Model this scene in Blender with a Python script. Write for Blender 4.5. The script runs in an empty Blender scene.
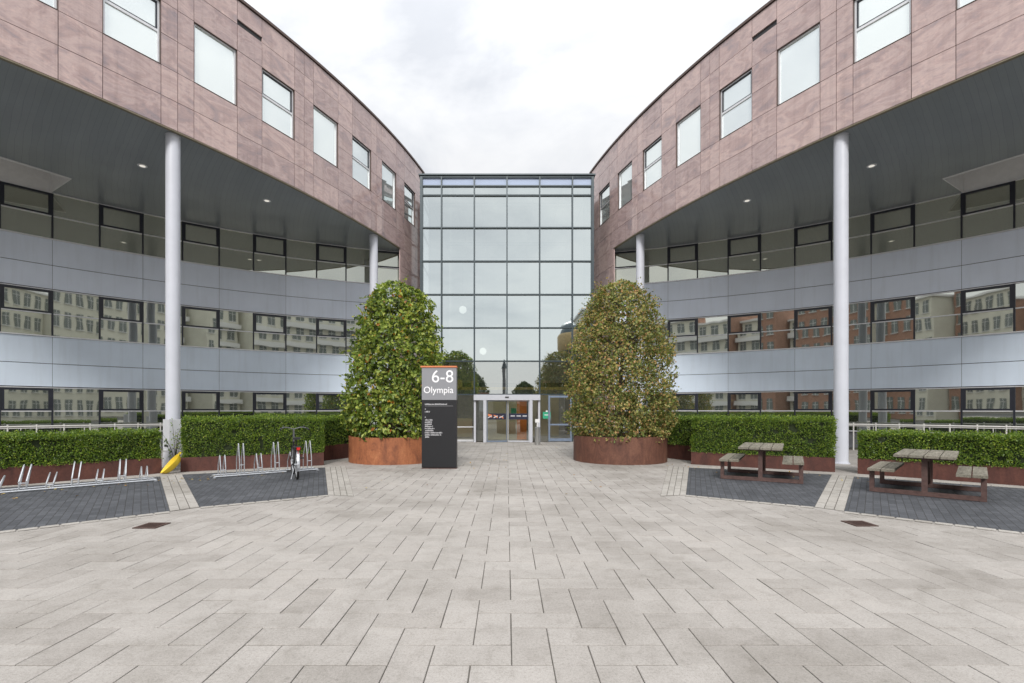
import bpy, bmesh, math, random
from mathutils import Vector, Matrix, noise
random.seed(7)
R = math.radians
scene = bpy.context.scene
COL = scene.collection
HGT = 1.6

# ------------------------------------------------------------------ materials
MATS = {}
def nmat(name):
    m = bpy.data.materials.new(name); m.use_nodes = True
    nt = m.node_tree
    for n in list(nt.nodes): nt.nodes.remove(n)
    out = nt.nodes.new('ShaderNodeOutputMaterial')
    MATS[name] = m
    return m, nt, out
def N(nt, t, **kw):
    n = nt.nodes.new(t)
    for k, v in kw.items():
        if k in n.inputs.keys(): n.inputs[k].default_value = v
        else: setattr(n, k, v)
    return n
def L(nt, a, b): nt.links.new(a, b)
def ramp(nt, src, stops):
    r = nt.nodes.new('ShaderNodeValToRGB')
    el = r.color_ramp.elements
    while len(el) < len(stops): el.new(0.5)
    for e, (p, c) in zip(el, stops):
        e.position = p; e.color = (*c, 1)
    L(nt, src, r.inputs[0]); return r.outputs[0]
def objco(nt):
    return nt.nodes.new('ShaderNodeTexCoord').outputs['Object']
def noise_tex(nt, co, scale, detail=4, rough=.6, dist=0):
    n = N(nt, 'ShaderNodeTexNoise', Scale=scale, Detail=detail, Roughness=rough, Distortion=dist)
    L(nt, co, n.inputs['Vector']); return n.outputs['Fac']
def mix(nt, fac, a, b, mode='MIX'):
    m = nt.nodes.new('ShaderNodeMix'); m.data_type = 'RGBA'; m.blend_type = mode
    for s, v in ((m.inputs[0], fac), (m.inputs[6], a), (m.inputs[7], b)):
        if isinstance(v, (int, float)): s.default_value = v
        elif isinstance(v, tuple): s.default_value = (*v, 1)
        else: L(nt, v, s)
    return m.outputs[2]
def bump(nt, h, strength=.2, dist=.01):
    b = N(nt, 'ShaderNodeBump', Strength=strength, Distance=dist); L(nt, h, b.inputs['Height']); return b.outputs[0]

def plain(name, col, rough=.5, metal=0, var=.12, scale=6, bmp=0, spec=.5):
    """paint / metal / plastic with a little mottling"""
    m, nt, out = nmat(name)
    p = N(nt, 'ShaderNodeBsdfPrincipled', Roughness=rough, Metallic=metal)
    p.inputs['Specular IOR Level'].default_value = spec
    co = objco(nt)
    n = noise_tex(nt, co, scale, 5)
    lo = tuple(c*(1-var) for c in col); hi = tuple(min(1, c*(1+var)) for c in col)
    L(nt, ramp(nt, n, [(.3, lo), (.7, hi)]), p.inputs['Base Color'])
    if bmp:
        L(nt, bump(nt, noise_tex(nt, co, scale*8, 3), bmp, .005), p.inputs['Normal'])
    L(nt, p.outputs[0], out.inputs[0]); return m

def glass(name, fac, tint, back, backmix=0, wav=.0025, scale=1.1, transp=None, rough=.01):
    """coated window glass: mirror-like coat over what is behind it"""
    m, nt, out = nmat(name)
    g = N(nt, 'ShaderNodeBsdfGlossy', Roughness=rough); g.inputs['Color'].default_value = (*tint, 1)
    co = objco(nt)
    b = bump(nt, noise_tex(nt, co, scale, 2, .5), 1.0, wav)
    L(nt, b, g.inputs['Normal'])
    if transp:
        d = N(nt, 'ShaderNodeBsdfTransparent'); d.inputs['Color'].default_value = (*transp, 1)
    else:
        d = N(nt, 'ShaderNodeBsdfDiffuse'); d.inputs['Color'].default_value = (*back, 1)
    lw = N(nt, 'ShaderNodeFresnel', IOR=1.5)
    mr = N(nt, 'ShaderNodeMapRange'); mr.inputs['To Min'].default_value = fac; mr.inputs['To Max'].default_value = 1
    L(nt, lw.outputs[0], mr.inputs['Value'])
    mx = nt.nodes.new('ShaderNodeMixShader')
    L(nt, mr.outputs[0], mx.inputs[0]); L(nt, d.outputs[0], mx.inputs[1]); L(nt, g.outputs[0], mx.inputs[2])
    L(nt, mx.outputs[0], out.inputs[0]); return m

def stone_mat(name='red_stone'):
    m, nt, out = nmat(name)
    p = N(nt, 'ShaderNodeBsdfPrincipled', Roughness=.16); p.inputs['Specular IOR Level'].default_value = .55
    geo = nt.nodes.new('ShaderNodeNewGeometry')
    rnd = geo.outputs['Random Per Island']
    # each slab is cut from another place of the block
    co = objco(nt)
    sh = N(nt, 'ShaderNodeVectorMath', operation='MULTIPLY_ADD')
    cmb = N(nt, 'ShaderNodeCombineXYZ'); 
    for i in range(3): L(nt, rnd, cmb.inputs[i])
    L(nt, cmb.outputs[0], sh.inputs[0]); sh.inputs[1].default_value = (37, 23, 51); L(nt, co, sh.inputs[2])
    mp = N(nt, 'ShaderNodeMapping'); mp.inputs['Rotation'].default_value = (R(25), R(35), 0); mp.inputs['Scale'].default_value = (1, 1, 2.2)
    L(nt, sh.outputs[0], mp.inputs[0])
    v = mp.outputs[0]
    n1 = noise_tex(nt, v, .85, 5, .58, 1.3)
    n2 = noise_tex(nt, v, 2.1, 7, .60, 3.2)
    n3 = noise_tex(nt, v, 26, 3, .7)
    c1 = ramp(nt, n1, [(.30, (.345, .288, .300)), (.43, (.445, .338, .326)), (.54, (.540, .425, .405)), (.64, (.455, .352, .344)), (.76, (.365, .308, .320))])
    c2 = ramp(nt, n2, [(.32, (.78, .78, .81)), (.43, (.97, .965, .97)), (.56, (1.0, .98, .97)), (.67, (1.16, 1.11, 1.08))])
    c = mix(nt, .75, c1, c2, 'MULTIPLY')
    c = mix(nt, .25, c, ramp(nt, n3, [(.3, (.75, .75, .77)), (.7, (1.15, 1.14, 1.13))]), 'MULTIPLY')
    c = mix(nt, .8, c, ramp(nt, rnd, [(0, (.85, .845, .86)), (1, (1.1, 1.08, 1.06))]), 'MULTIPLY')
    # rain streaks that have settled into the stone
    ms = N(nt, 'ShaderNodeMapping'); ms.inputs['Scale'].default_value = (5, 5, .22); L(nt, co, ms.inputs[0])
    c = mix(nt, .5, c, ramp(nt, noise_tex(nt, ms.outputs[0], 1.0, 5, .6), [(.34, (.80, .79, .79)), (.5, (1, 1, 1))]), 'MULTIPLY')
    L(nt, c, p.inputs['Base Color'])
    L(nt, ramp(nt, n3, [(.3, (.07,)*3), (.7, (.15,)*3)]), p.inputs['Roughness'])
    L(nt, p.outputs[0], out.inputs[0]); return m

def slab_mat(name, lo, hi, rough=.8):
    m, nt, out = nmat(name)
    p = N(nt, 'ShaderNodeBsdfPrincipled', Roughness=rough)
    geo = nt.nodes.new('ShaderNodeNewGeometry'); co = objco(nt)
    c = ramp(nt, geo.outputs['Random Per Island'], [(0, lo), (.25, tuple(.6*a+.4*b for a, b in zip(lo, hi))), (1, hi)])
    sp = noise_tex(nt, co, 150, 2, .8)
    c = mix(nt, .55, c, ramp(nt, sp, [(.3, (.62, .61, .6)), (.5, (1, 1, 1)), (.72, (1.25, 1.25, 1.24))]), 'MULTIPLY')
    g2 = noise_tex(nt, co, 52, 3, .85)
    c = mix(nt, .6, c, ramp(nt, g2, [(.34, (.66, .65, .64)), (.48, (1, 1, 1)), (.66, (1.16, 1.16, 1.16))]), 'MULTIPLY')
    st = noise_tex(nt, co, .55, 7, .65, .4)
    c = mix(nt, .9, c, ramp(nt, st, [(.33, (.74, .73, .71)), (.52, (1, 1, 1)), (.7, (1.08, 1.07, 1.06))]), 'MULTIPLY')
    s2 = noise_tex(nt, co, 5.5, 6, .7, .6)
    c = mix(nt, .75, c, ramp(nt, s2, [(.3, (.78, .77, .75)), (.5, (1, 1, 1)), (.75, (1.06, 1.06, 1.06))]), 'MULTIPLY')
    # rare dark gum spots
    vo = N(nt, 'ShaderNodeTexVoronoi', Scale=2.6); L(nt, co, vo.inputs['Vector'])
    c = mix(nt, .5, c, ramp(nt, vo.outputs['Distance'], [(.02, (.55, .54, .53)), (.05, (1, 1, 1))]), 'MULTIPLY')
    L(nt, c, p.inputs['Base Color'])
    L(nt, bump(nt, sp, .35, .003), p.inputs['Normal'])
    L(nt, p.outputs[0], out.inputs[0]); return m

def corten(name, cols):
    m, nt, out = nmat(name)
    p = N(nt, 'ShaderNodeBsdfPrincipled', Roughness=.62)
    p.inputs['Specular IOR Level'].default_value = .35
    co = objco(nt)
    mp = N(nt, 'ShaderNodeMapping'); mp.inputs['Scale'].default_value = (2.2, 2.2, .8); L(nt, co, mp.inputs[0])
    n1 = noise_tex(nt, mp.outputs[0], 1.6, 8, .72, .8)
    n2 = noise_tex(nt, co, 22, 4, .7)
    c = ramp(nt, n1, [(.3, cols[0]), (.5, cols[1]), (.68, cols[2])])
    c = mix(nt, .5, c, ramp(nt, n2, [(.3, (.6, .58, .57)), (.65, (1.15, 1.12, 1.1))]), 'MULTIPLY')
    L(nt, c, p.inputs['Base Color'])
    L(nt, bump(nt, n2, .15, .004), p.inputs['Normal'])
    L(nt, p.outputs[0], out.inputs[0]); return m

def leaf_mat(name, stops, trans=.25, rough=.42):
    m, nt, out = nmat(name)
    geo = nt.nodes.new('ShaderNodeNewGeometry'); co = objco(nt)
    c = ramp(nt, geo.outputs['Random Per Island'], stops)
    n = noise_tex(nt, co, 1.6, 4, .6)
    c = mix(nt, .7, c, ramp(nt, n, [(.3, (.7, .74, .7)), (.7, (1.22, 1.18, 1.0))]), 'MULTIPLY')
    p = N(nt, 'ShaderNodeBsdfPrincipled', Roughness=rough); L(nt, c, p.inputs['Base Color'])
    t = N(nt, 'ShaderNodeBsdfTranslucent')
    L(nt, mix(nt, 1, c, (1.5, 1.5, .7), 'MULTIPLY'), t.inputs['Color'])
    mx = N(nt, 'ShaderNodeMixShader'); mx.inputs[0].default_value = trans
    L(nt, p.outputs[0], mx.inputs[1]); L(nt, t.outputs[0], mx.inputs[2]); L(nt, mx.outputs[0], out.inputs[0]); return m

def wood_mat(name):
    m, nt, out = nmat(name)
    p = N(nt, 'ShaderNodeBsdfPrincipled', Roughness=.8)
    geo = nt.nodes.new('ShaderNodeNewGeometry'); co = objco(nt)
    mp = N(nt, 'ShaderNodeMapping'); mp.inputs['Scale'].default_value = (22, 1.6, 22); L(nt, co, mp.inputs[0])
    n = noise_tex(nt, mp.outputs[0], 1.5, 6, .7, .5)
    c = ramp(nt, n, [(.28, (.075, .066, .052)), (.5, (.185, .170, .140)), (.72, (.285, .265, .225))])
    c = mix(nt, .6, c, ramp(nt, geo.outputs['Random Per Island'], [(0, (.8, .8, .78)), (1, (1.15, 1.13, 1.1))]), 'MULTIPLY')
    n2 = noise_tex(nt, co, 4, 5, .7)
    c = mix(nt, .5, c, ramp(nt, n2, [(.35, (.66, .70, .6)), (.6, (1.05, 1.05, 1.05))]), 'MULTIPLY')
    L(nt, c, p.inputs['Base Color']); L(nt, bump(nt, n, .3, .004), p.inputs['Normal'])
    L(nt, p.outputs[0], out.inputs[0]); return m

def clinker_mat(name):
    """dark clinker pavers laid in stretcher bond"""
    m, nt, out = nmat(name)
    p = N(nt, 'ShaderNodeBsdfPrincipled', Roughness=.78)
    uv = nt.nodes.new('ShaderNodeTexCoord').outputs['UV']; co = objco(nt)
    b = N(nt, 'ShaderNodeTexBrick', Scale=1.0, Bias=-.1)
    b.offset = .5; b.inputs['Brick Width'].default_value = .21; b.inputs['Row Height'].default_value = .105
    b.inputs['Mortar Size'].default_value = .005; b.inputs['Mortar Smooth'].default_value = .3
    b.inputs['Color1'].default_value = (.046, .050, .058, 1); b.inputs['Color2'].default_value = (.072, .077, .088, 1)
    b.inputs['Mortar'].default_value = (.026, .026, .027, 1)
    L(nt, uv, b.inputs['Vector'])
    c = mix(nt, .7, b.outputs['Color'], ramp(nt, noise_tex(nt, co, .9, 6, .65), [(.3, (.72, .72, .72)), (.65, (1.3, 1.28, 1.25))]), 'MULTIPLY')
    c = mix(nt, .5, c, ramp(nt, noise_tex(nt, co, 120, 2, .8), [(.3, (.6,)*3), (.7, (1.4,)*3)]), 'MULTIPLY')
    L(nt, c, p.inputs['Base Color'])
    inv = N(nt, 'ShaderNodeMath', operation='SUBTRACT'); inv.inputs[0].default_value = 1; L(nt, b.outputs['Fac'], inv.inputs[1])
    L(nt, bump(nt, inv.outputs[0], .6, .006), p.inputs['Normal'])
    L(nt, p.outputs[0], out.inputs[0]); return m

def soffit_mat(name):
    m, nt, out = nmat(name)
    p = N(nt, 'ShaderNodeBsdfPrincipled', Roughness=.33, Metallic=.25)
    uv = nt.nodes.new('ShaderNodeTexCoord').outputs['UV']; co = objco(nt)
    b = N(nt, 'ShaderNodeTexBrick', Scale=1.0); b.offset = .0
    b.inputs['Brick Width'].default_value = .2; b.inputs['Row Height'].default_value = 60
    b.inputs['Mortar Size'].default_value = .007; b.inputs['Mortar Smooth'].default_value = .2
    b.inputs['Color1'].default_value = (.228, .256, .276, 1); b.inputs['Color2'].default_value = (.252, .278, .298, 1)
    b.inputs['Mortar'].default_value = (.180, .202, .218, 1)
    L(nt, uv, b.inputs['Vector'])
    c = mix(nt, .4, b.outputs['Color'], ramp(nt, noise_tex(nt, co, .6, 5), [(.3, (.8,)*3), (.7, (1.15,)*3)]), 'MULTIPLY')
    L(nt, c, p.inputs['Base Color']); L(nt, p.outputs[0], out.inputs[0]); return m

STONE = stone_mat()
SLAB = slab_mat('pale_concrete_slab', (.283, .264, .244), (.340, .320, .299))
STRIP = slab_mat('cream_slab', (.30, .283, .258), (.36, .342, .316))
CLINK = clinker_mat('dark_clinker')
JOINT = plain('joint_sand', (.10, .092, .08), .95, var=.3, scale=9)
ASPH = plain('asphalt', (.06, .06, .062), .9, var=.25, scale=3)
SOFF = soffit_mat('grey_soffit')
def panel_mat(name, col):
    m, nt, out = nmat(name)
    p = N(nt, 'ShaderNodeBsdfPrincipled', Roughness=.34)
    geo = nt.nodes.new('ShaderNodeNewGeometry'); co = objco(nt)
    c = ramp(nt, geo.outputs['Random Per Island'], [(0, tuple(.94*k for k in col)), (1, tuple(min(1, 1.04*k) for k in col))])
    ms = N(nt, 'ShaderNodeMapping'); ms.inputs['Scale'].default_value = (4, 4, .35); L(nt, co, ms.inputs[0])
    c = mix(nt, .32, c, ramp(nt, noise_tex(nt, ms.outputs[0], 1.2, 5, .6), [(.32, (.84, .835, .82)), (.5, (1, 1, 1)), (.7, (1.03, 1.03, 1.03))]), 'MULTIPLY')
    n = noise_tex(nt, co, .8, 3, .5)
    c = mix(nt, .5, c, ramp(nt, n, [(.3, (.9, .9, .9)), (.7, (1.06, 1.06, 1.06))]), 'MULTIPLY')
    L(nt, c, p.inputs['Base Color']); L(nt, bump(nt, n, .35, .02), p.inputs['Normal'])
    L(nt, p.outputs[0], out.inputs[0]); return m
SPAN = panel_mat('blue_grey_panel', (.67, .765, .88))
SPAN_SHADE = panel_mat('soffit_shade_panel', (.72, .785, .90))  # same panels in the upper band, soffit shade put into their colour
SEAM = plain('seam_dark', (.07, .075, .085), .7)
NAVY = plain('navy_frame', (.018, .021, .032), .38)
SILV = plain('silver_trim', (.70, .71, .73), .38, .3, var=.06)
WHITE = plain('white_column_paint', (.56, .58, .64), .42, var=.04, scale=2)
WPAINT = plain('white_paint', (.72, .72, .72), .5, var=.05)
TEAL = plain('grey_green_mullion', (.040, .058, .068), .4, .2)
COPE = plain('brown_coping', (.095, .062, .052), .5, var=.15)
BRASS = plain('bronze_edge', (.22, .19, .13), .5, .3)
PORT = plain('portal_grey', (.50,.515,.56), .4, .1, var=.04)
GSTONE = glass('window_glass_blind', .66, (.92, .985, .985), (.74, .77, .75), wav=.0010, scale=.8)
GWTOP = glass('window_glass_top_floor', .46, (.86, .89, .80), (.21, .215, .155), wav=.0013, scale=1.0)
GWING = glass('window_glass_wing', .56, (.90, .93, .86), (.045, .052, .046), wav=.0016, scale=.7, rough=.018)
CLEAR = glass('clear_daylight_glass', .04, (.8, .85, .85), (0, 0, 0), transp=(.94, .95, .95))  # extra clear, lets daylight through the added roof
GMID = glass('low_atrium_glass', .56, (.83, .89, .90), (0, 0, 0), wav=.0012, scale=.6, transp=(.66, .70, .69))
GATR = glass('atrium_glass', .74, (.77, .85, .865), (0, 0, 0), wav=.0009, scale=.5, transp=(.58, .64, .62))
GLOW = glass('lobby_glass', .10, (.80, .85, .85), (0, 0, 0), wav=.0016, scale=.8, transp=(.90, .92, .90))
GTOP = plain('blue_spandrel_glass', (.42, .50, .66), .1, 0, var=.03, scale=1)
COR_D = corten('dark_corten', [(.058, .026, .022), (.092, .036, .028), (.125, .05, .036)])
COR_O = corten('orange_corten', [(.17, .064, .036), (.33, .122, .056), (.44, .185, .085)])
COR_B = corten('brown_corten', [(.075, .036, .028), (.130, .058, .040), (.185, .088, .058)])
SOIL = plain('soil', (.05, .038, .028), .95, var=.4, scale=14, bmp=.6)
GALV = plain('galvanised_steel', (.56, .58, .61), .36, .7, var=.12, scale=20)
BROWNST = plain('brown_steel', (.105, .062, .055), .6, .2, var=.25, scale=14)
WOOD = wood_mat('weathered_wood')
BARK = plain('bark', (.07, .055, .042), .9, var=.35, scale=18, bmp=.5)
BLACK = plain('black_plastic', (.018, .018, .02), .45)
RUBB = plain('rubber', (.022, .022, .022), .8)
YELL = plain('yellow_plastic', (.72, .52, .035), .4, var=.1, scale=8)
REDL = plain('red_lens', (.55, .02, .02), .2)
BARSTEEL = plain('dark_bar_steel', (.16,.165,.175), .35, .6)
STEEL = plain('brushed_steel', (.50, .50, .49), .3, .85, var=.08, scale=25)
RUST = plain('rusty_iron', (.072, .042, .034), .75, .2, var=.35, scale=25)
SIGND = plain('sign_charcoal', (.011, .0115, .014), .40, var=.06, scale=2)
SIGNS = plain('sign_silver', (.245, .25, .27), .45, .1, var=.04, scale=2)
ORNG = plain('orange_paint', (.62, .20, .08), .5)
LETT = plain('white_lettering', (.82, .82, .84), .5, var=.02)
LETG = plain('grey_lettering', (.52, .52, .54), .5, var=.05)
PLINTH = plain('plinth_grey', (.15, .155, .165), .6)
TAN = plain('tan_plaster', (.62, .54, .38), .7, var=.08, scale=2)
ORPAN = plain('orange_panel', (.80, .24, .05), .5)
DARKIN = plain('dark_interior', (.085, .082, .074), .8)
SHELLM = plain('lobby_wall', (.30, .285, .25), .8)
DBLUE = plain('blue_grey_door', (.17, .215, .29), .4)
LFLOOR = plain('lobby_floor', (.28, .26, .23), .35)
YBEAM = plain('yellow_beam', (.80, .60, .20), .5)
GREEN = plain('green_sign', (.03, .36, .20), .5)
GOLD = plain('gold_band', (.36, .25, .11), .5, .3, var=.2, scale=3)
NAVYG = plain('navy_band', (.02, .022, .045), .4)
CREAM = plain('cream_render', (.66, .645, .56), .8, var=.08, scale=.4)
BRICK = plain('orange_brick', (.36, .205, .15), .85, var=.15, scale=1.5)
DWIN = plain('sky_grey_window', (.16, .18, .175), .2)  # reflected sky put into the flat window colour
FENCEW = plain('rail_white', (.70, .69, .66), .45, .2, var=.06)
LAMPM, _nt, _o = nmat('downlight_lens')
_e = N(_nt, 'ShaderNodeEmission', Strength=.42); _e.inputs[0].default_value = (1, .95, .85, 1); L(_nt, _e.outputs[0], _o.inputs[0])
GLOBE, _nt, _o = nmat('globe_lamp_glass')
_e = N(_nt, 'ShaderNodeEmission', Strength=.9); _e.inputs[0].default_value = (1, .97, .9, 1); L(_nt, _e.outputs[0], _o.inputs[0])
LF_L = leaf_mat('hornbeam_leaf', [(0, (.036, .066, .016)), (.25, (.105, .165, .030)), (.62, (.225, .305, .056)), (.92, (.42, .47, .11)), (.972, (.36, .34, .08)), (.99, (.42, .20, .03)), (1, (.36, .12, .03))], trans=.3)
LF_R = leaf_mat('autumn_leaf', [(0, (.055, .066, .024)), (.3, (.140, .180, .046)), (.55, (.25, .265, .078)), (.72, (.43, .36, .145)), (.86, (.46, .25, .125)), (1, (.17, .28, .065))], trans=.28, rough=.55)
LF_H = leaf_mat('hedge_leaf', [(0, (.042, .078, .015)), (.4, (.10, .18, .024)), (.8, (.20, .30, .036)), (1, (.34, .40, .07))], trans=.32)
LF_D = leaf_mat('dark_leaf', [(0, (.03, .05, .018)), (.6, (.06, .095, .028)), (1, (.11, .14, .045))], trans=.2)
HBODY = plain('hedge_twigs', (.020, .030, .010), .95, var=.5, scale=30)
FALLEN = leaf_mat('fallen_leaf', [(0, (.25, .12, .03)), (.5, (.38, .24, .06)), (1, (.45, .36, .12))], trans=.05, rough=.7)

# ------------------------------------------------------------------ mesh helper
class MB:
    def __init__(s, sx=1): s.v = []; s.f = []; s.m = []; s.sx = sx; s.sm = []; s.uv = {}
    def add(s, vs, fs, mi=0, smooth=False):
        o = len(s.v); s.v += [(p[0]*s.sx, p[1], p[2]) for p in vs]
        for f in fs: s.f.append([i+o for i in f]); s.m.append(mi); s.sm.append(smooth)
    def hexa(s, a, b, mi=0):
        """a: 4 bottom pts, b: 4 top pts"""
        s.add(list(a)+list(b), [(3,2,1,0),(4,5,6,7),(0,1,5,4),(1,2,6,5),(2,3,7,6),(3,0,4,7)], mi)
    def box(s, c, sz, rz=0, mi=0):
        hx, hy, hz = sz[0]/2, sz[1]/2, sz[2]/2; cr, sr = math.cos(rz), math.sin(rz)
        P = lambda x, y, z: (c[0]+x*cr-y*sr, c[1]+x*sr+y*cr, c[2]+z)
        q = [(-hx,-hy),(hx,-hy),(hx,hy),(-hx,hy)]
        s.hexa([P(x,y,-hz) for x,y in q], [P(x,y,hz) for x,y in q], mi)
    def quad(s, a, b, c, d, mi=0): s.add([a,b,c,d], [(0,1,2,3)], mi)
    def tube(s, pts, r, n=8, mi=0, cap=True, closed=False, radii=None):
        pts = [Vector(p) for p in pts]; k = len(pts); rings = []
        up = None
        for i, p in enumerate(pts):
            if closed: t = (pts[(i+1)%k]-pts[i-1])
            else: t = pts[min(i+1,k-1)]-pts[max(i-1,0)]
            t.normalize()
            if up is None:
                up = Vector((0,0,1)) if abs(t.z) < .9 else Vector((1,0,0))
            x = t.cross(up)
            if x.length < 1e-4: x = t.cross(Vector((0,1,0)))
            x.normalize(); y = x.cross(t).normalized(); up = y
            rr = radii[i] if radii else r
            rings.append([p+(x*math.cos(2*math.pi*j/n)+y*math.sin(2*math.pi*j/n))*rr for j in range(n)])
        vs = [q for g in rings for q in g]; fs = []
        for i in range(k if closed else k-1):
            a, b = i*n, ((i+1)%k)*n
            for j in range(n): fs.append((a+j, a+(j+1)%n, b+(j+1)%n, b+j))
        if cap and not closed: fs += [tuple(range(n))[::-1], tuple(range((k-1)*n, k*n))]
        s.add(vs, fs, mi, True)
    def lathe(s, c, prof, n=32, mi=0):
        vs = []; fs = []
        for (r, z) in prof:
            for j in range(n):
                a = 2*math.pi*j/n; vs.append((c[0]+r*math.cos(a), c[1]+r*math.sin(a), c[2]+z))
        for i in range(len(prof)-1):
            for j in range(n): fs.append((i*n+j, i*n+(j+1)%n, (i+1)*n+(j+1)%n, (i+1)*n+j))
        s.add(vs, fs, mi, True)
    def arc(s, F, a0, a1, o0, o1, z0, z1, n=1, mi=0):
        """curved box between offsets o0,o1 on arc function F(a,off,z)"""
        vs = []
        for i in range(n+1):
            a = a0+(a1-a0)*i/n
            vs += [F(a,o0,z0), F(a,o1,z0), F(a,o1,z1), F(a,o0,z1)]
        fs = [(0,1,2,3), (4*n+3,4*n+2,4*n+1,4*n)]
        for i in range(n):
            b = 4*i
            for j in range(4): fs.append((b+j, b+(j+1)%4+0, b+4+(j+1)%4, b+4+j))
        s.add(vs, fs, mi)
    def build(s, name, mats, parent=None, recalc=True, smooth_angle=None):
        me = bpy.data.meshes.new(name); me.from_pydata(s.v, [], s.f)
        if not isinstance(mats, (list, tuple)): mats = [mats]
        for m in mats: me.materials.append(m)
        me.polygons.foreach_set('material_index', s.m)
        me.polygons.foreach_set('use_smooth', s.sm)
        if recalc:
            bm = bmesh.new(); bm.from_mesh(me); bmesh.ops.recalc_face_normals(bm, faces=bm.faces); bm.to_mesh(me); bm.free()
        me.update()
        o = bpy.data.objects.new(name, me); COL.objects.link(o)
        if any(s.sm) and recalc:
            try: me.set_sharp_from_angle(angle=R(38))
            except Exception: pass
        if parent is not None:
            o.parent = parent
            if parent.type == 'EMPTY' and not parent.get('local'):
                o.matrix_parent_inverse = Matrix.Translation(-Vector(parent.location))
        return o

def thing(name, label, cat, loc=(0,0,0), group=None, local=False, rz=0):
    o = bpy.data.objects.new(name, None); COL.objects.link(o); o.empty_display_size = .2
    o.location = loc; o.rotation_euler = (0,0,rz); o['label'] = label; o['category'] = cat
    if group: o['group'] = group
    if local: o['local'] = 1
    return o
def tag(o, label, cat, group=None):
    o['label'] = label; o['category'] = cat
    if group: o['group'] = group
    return o
def struct(o, kind='structure'): o['kind'] = kind; return o
def dup(root, loc, rz, label, group=None):
    r = root.copy(); COL.objects.link(r); r.location = loc; r.rotation_euler = (0,0,rz); r['label'] = label
    if group: r['group'] = group
    for ch in list(root.children):
        c = ch.copy(); COL.objects.link(c); c.parent = r
        for g in list(ch.children):
            d = g.copy(); COL.objects.link(d); d.parent = c
    return r

# ------------------------------------------------------------------ ground
def sheet(name, poly, z, m, uvdir=None):
    me = bpy.data.meshes.new(name); me.from_pydata([(x,y,z) for x,y in poly], [], [list(range(len(poly)))])
    me.materials.append(m)
    if me.polygons[0].normal.z < 0: me.flip_normals()
    if uvdir:
        d = Vector(uvdir).normalized(); uvl = me.uv_layers.new(name='UVMap')
        for li in me.loops:
            p = me.vertices[li.vertex_index].co
            uvl.data[li.index].uv = (p.x*d.x+p.y*d.y, -p.x*d.y+p.y*d.x)
    o = bpy.data.objects.new(name, me); COL.objects.link(o); return struct(o)

sheet('ground', [(-400,-400),(400,-400),(400,400),(-400,400)], -.09, plain('ground_earth', (.16,.15,.13), .95, var=.2, scale=.1))
sheet('joint_bed', [(-30,-14),(30,-14),(30,24.7),(-30,24.7)], -.010, JOINT)
sheet('road', [(-120,-40),(120,-40),(120,-22),(-120,-22)], -.05, ASPH)
sheet('rear_plaza', [(-120,-22),(120,-22),(120,-14),(-120,-14)], -.03, plain('rear_paving', (.33,.31,.29), .85, var=.1, scale=.6))

def herringbone():
    U = .26; ox, oy = .03, 3.037+U     # cell (0,-1) starts at Y=3.037
    mb = MB(); g = .0035
    rnd = random.Random(3)
    nx0, nx1 = int(-14/U), int(14/U); ny0, ny1 = int(-7.5/U), int(21.6/U)
    for i in range(nx0, nx1):
        for j in range(ny0, ny1):
            k = (i+j) % 4
            if k == 1 : x0,y0,x1,y1 = i,j,i+2,j+1       # lying slab: cells k=1,2
            elif k == 3: x0,y0,x1,y1 = i,j,i+1,j+2      # standing slab: cells (0,-1)=3,(0,0)=0
            else: continue
            X0,Y0,X1,Y1 = ox+x0*U+g, oy+y0*U+g, ox+x1*U-g, oy+y1*U-g
            if Y1 > 24.5 or Y0 < -7.5: continue
            j1 = [rnd.gauss(0,.0011) for _ in range(4)]
            dz = rnd.gauss(0,.0005); dx = rnd.gauss(0,.0008); dy = rnd.gauss(0,.0008)
            X0+=dx; X1+=dx; Y0+=dy; Y1+=dy; b=.003
            q=[(X0,Y0),(X1,Y0),(X1,Y1),(X0,Y1)]; qi=[(X0+b,Y0+b),(X1-b,Y0+b),(X1-b,Y1-b),(X0+b,Y1-b)]
            vs=[(x,y,-.012) for x,y in q]+[(x,y,-.0028+dz+t) for (x,y),t in zip(q,j1)]+[(x,y,dz+t) for (x,y),t in zip(qi,j1)]
            mb.add(vs,[(0,1,5,4),(1,2,6,5),(2,3,7,6),(3,0,4,7),(4,5,9,8),(5,6,10,9),(6,7,11,10),(7,4,8,11),(8,9,10,11)])
    struct(mb.build('plaza_paving', SLAB, recalc=False))
herringbone()

# dark clinker bays and pale strips
Pn = [(9.6,3.3),(6.7,6.32),(5.31,7.62),(5.05,7.95),(3.36,9.08)]
Qn = [(13.4,6.4),(10.5,9.82),(8.32,11.6),(8.02,11.95),(5.05,13.42)]
def slabs(mb, a0, a1, b0, b1, ncol, seg, z0=.004, z1=.011, g=.006):
    """pale slabs in ncol rows between edge a0-a1 and edge b0-b1"""
    a0,a1,b0,b1=[Vector(p) for p in (a0,a1,b0,b1)]
    Lm=((a1-a0).length+(b1-b0).length)/2
    ns=max(1,round(Lm/seg))
    for c in range(ncol):
        off=.5 if c%2 else 0
        cuts=[0]+[ (k+off)/ns for k in range(0 if off else 1,ns) if 0<(k+off)/ns<1]+[1]
        for s0,s1 in zip(cuts,cuts[1:]):
            def P(s,t): return (a0.lerp(a1,s)).lerp(b0.lerp(b1,s),t)
            gl=g/Lm; t0=c/ncol; t1=(c+1)/ncol; W=max(.01,(b0-a0).length); gt=g/W
            q=[P(s0+gl,t0+gt),P(s1-gl,t0+gt),P(s1-gl,t1-gt),P(s0+gl,t1-gt)]
            zz=z1+random.gauss(0,.0008)
            mb.hexa([(p.x,p.y,z0) for p in q],[(p.x,p.y,zz) for p in q])
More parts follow.
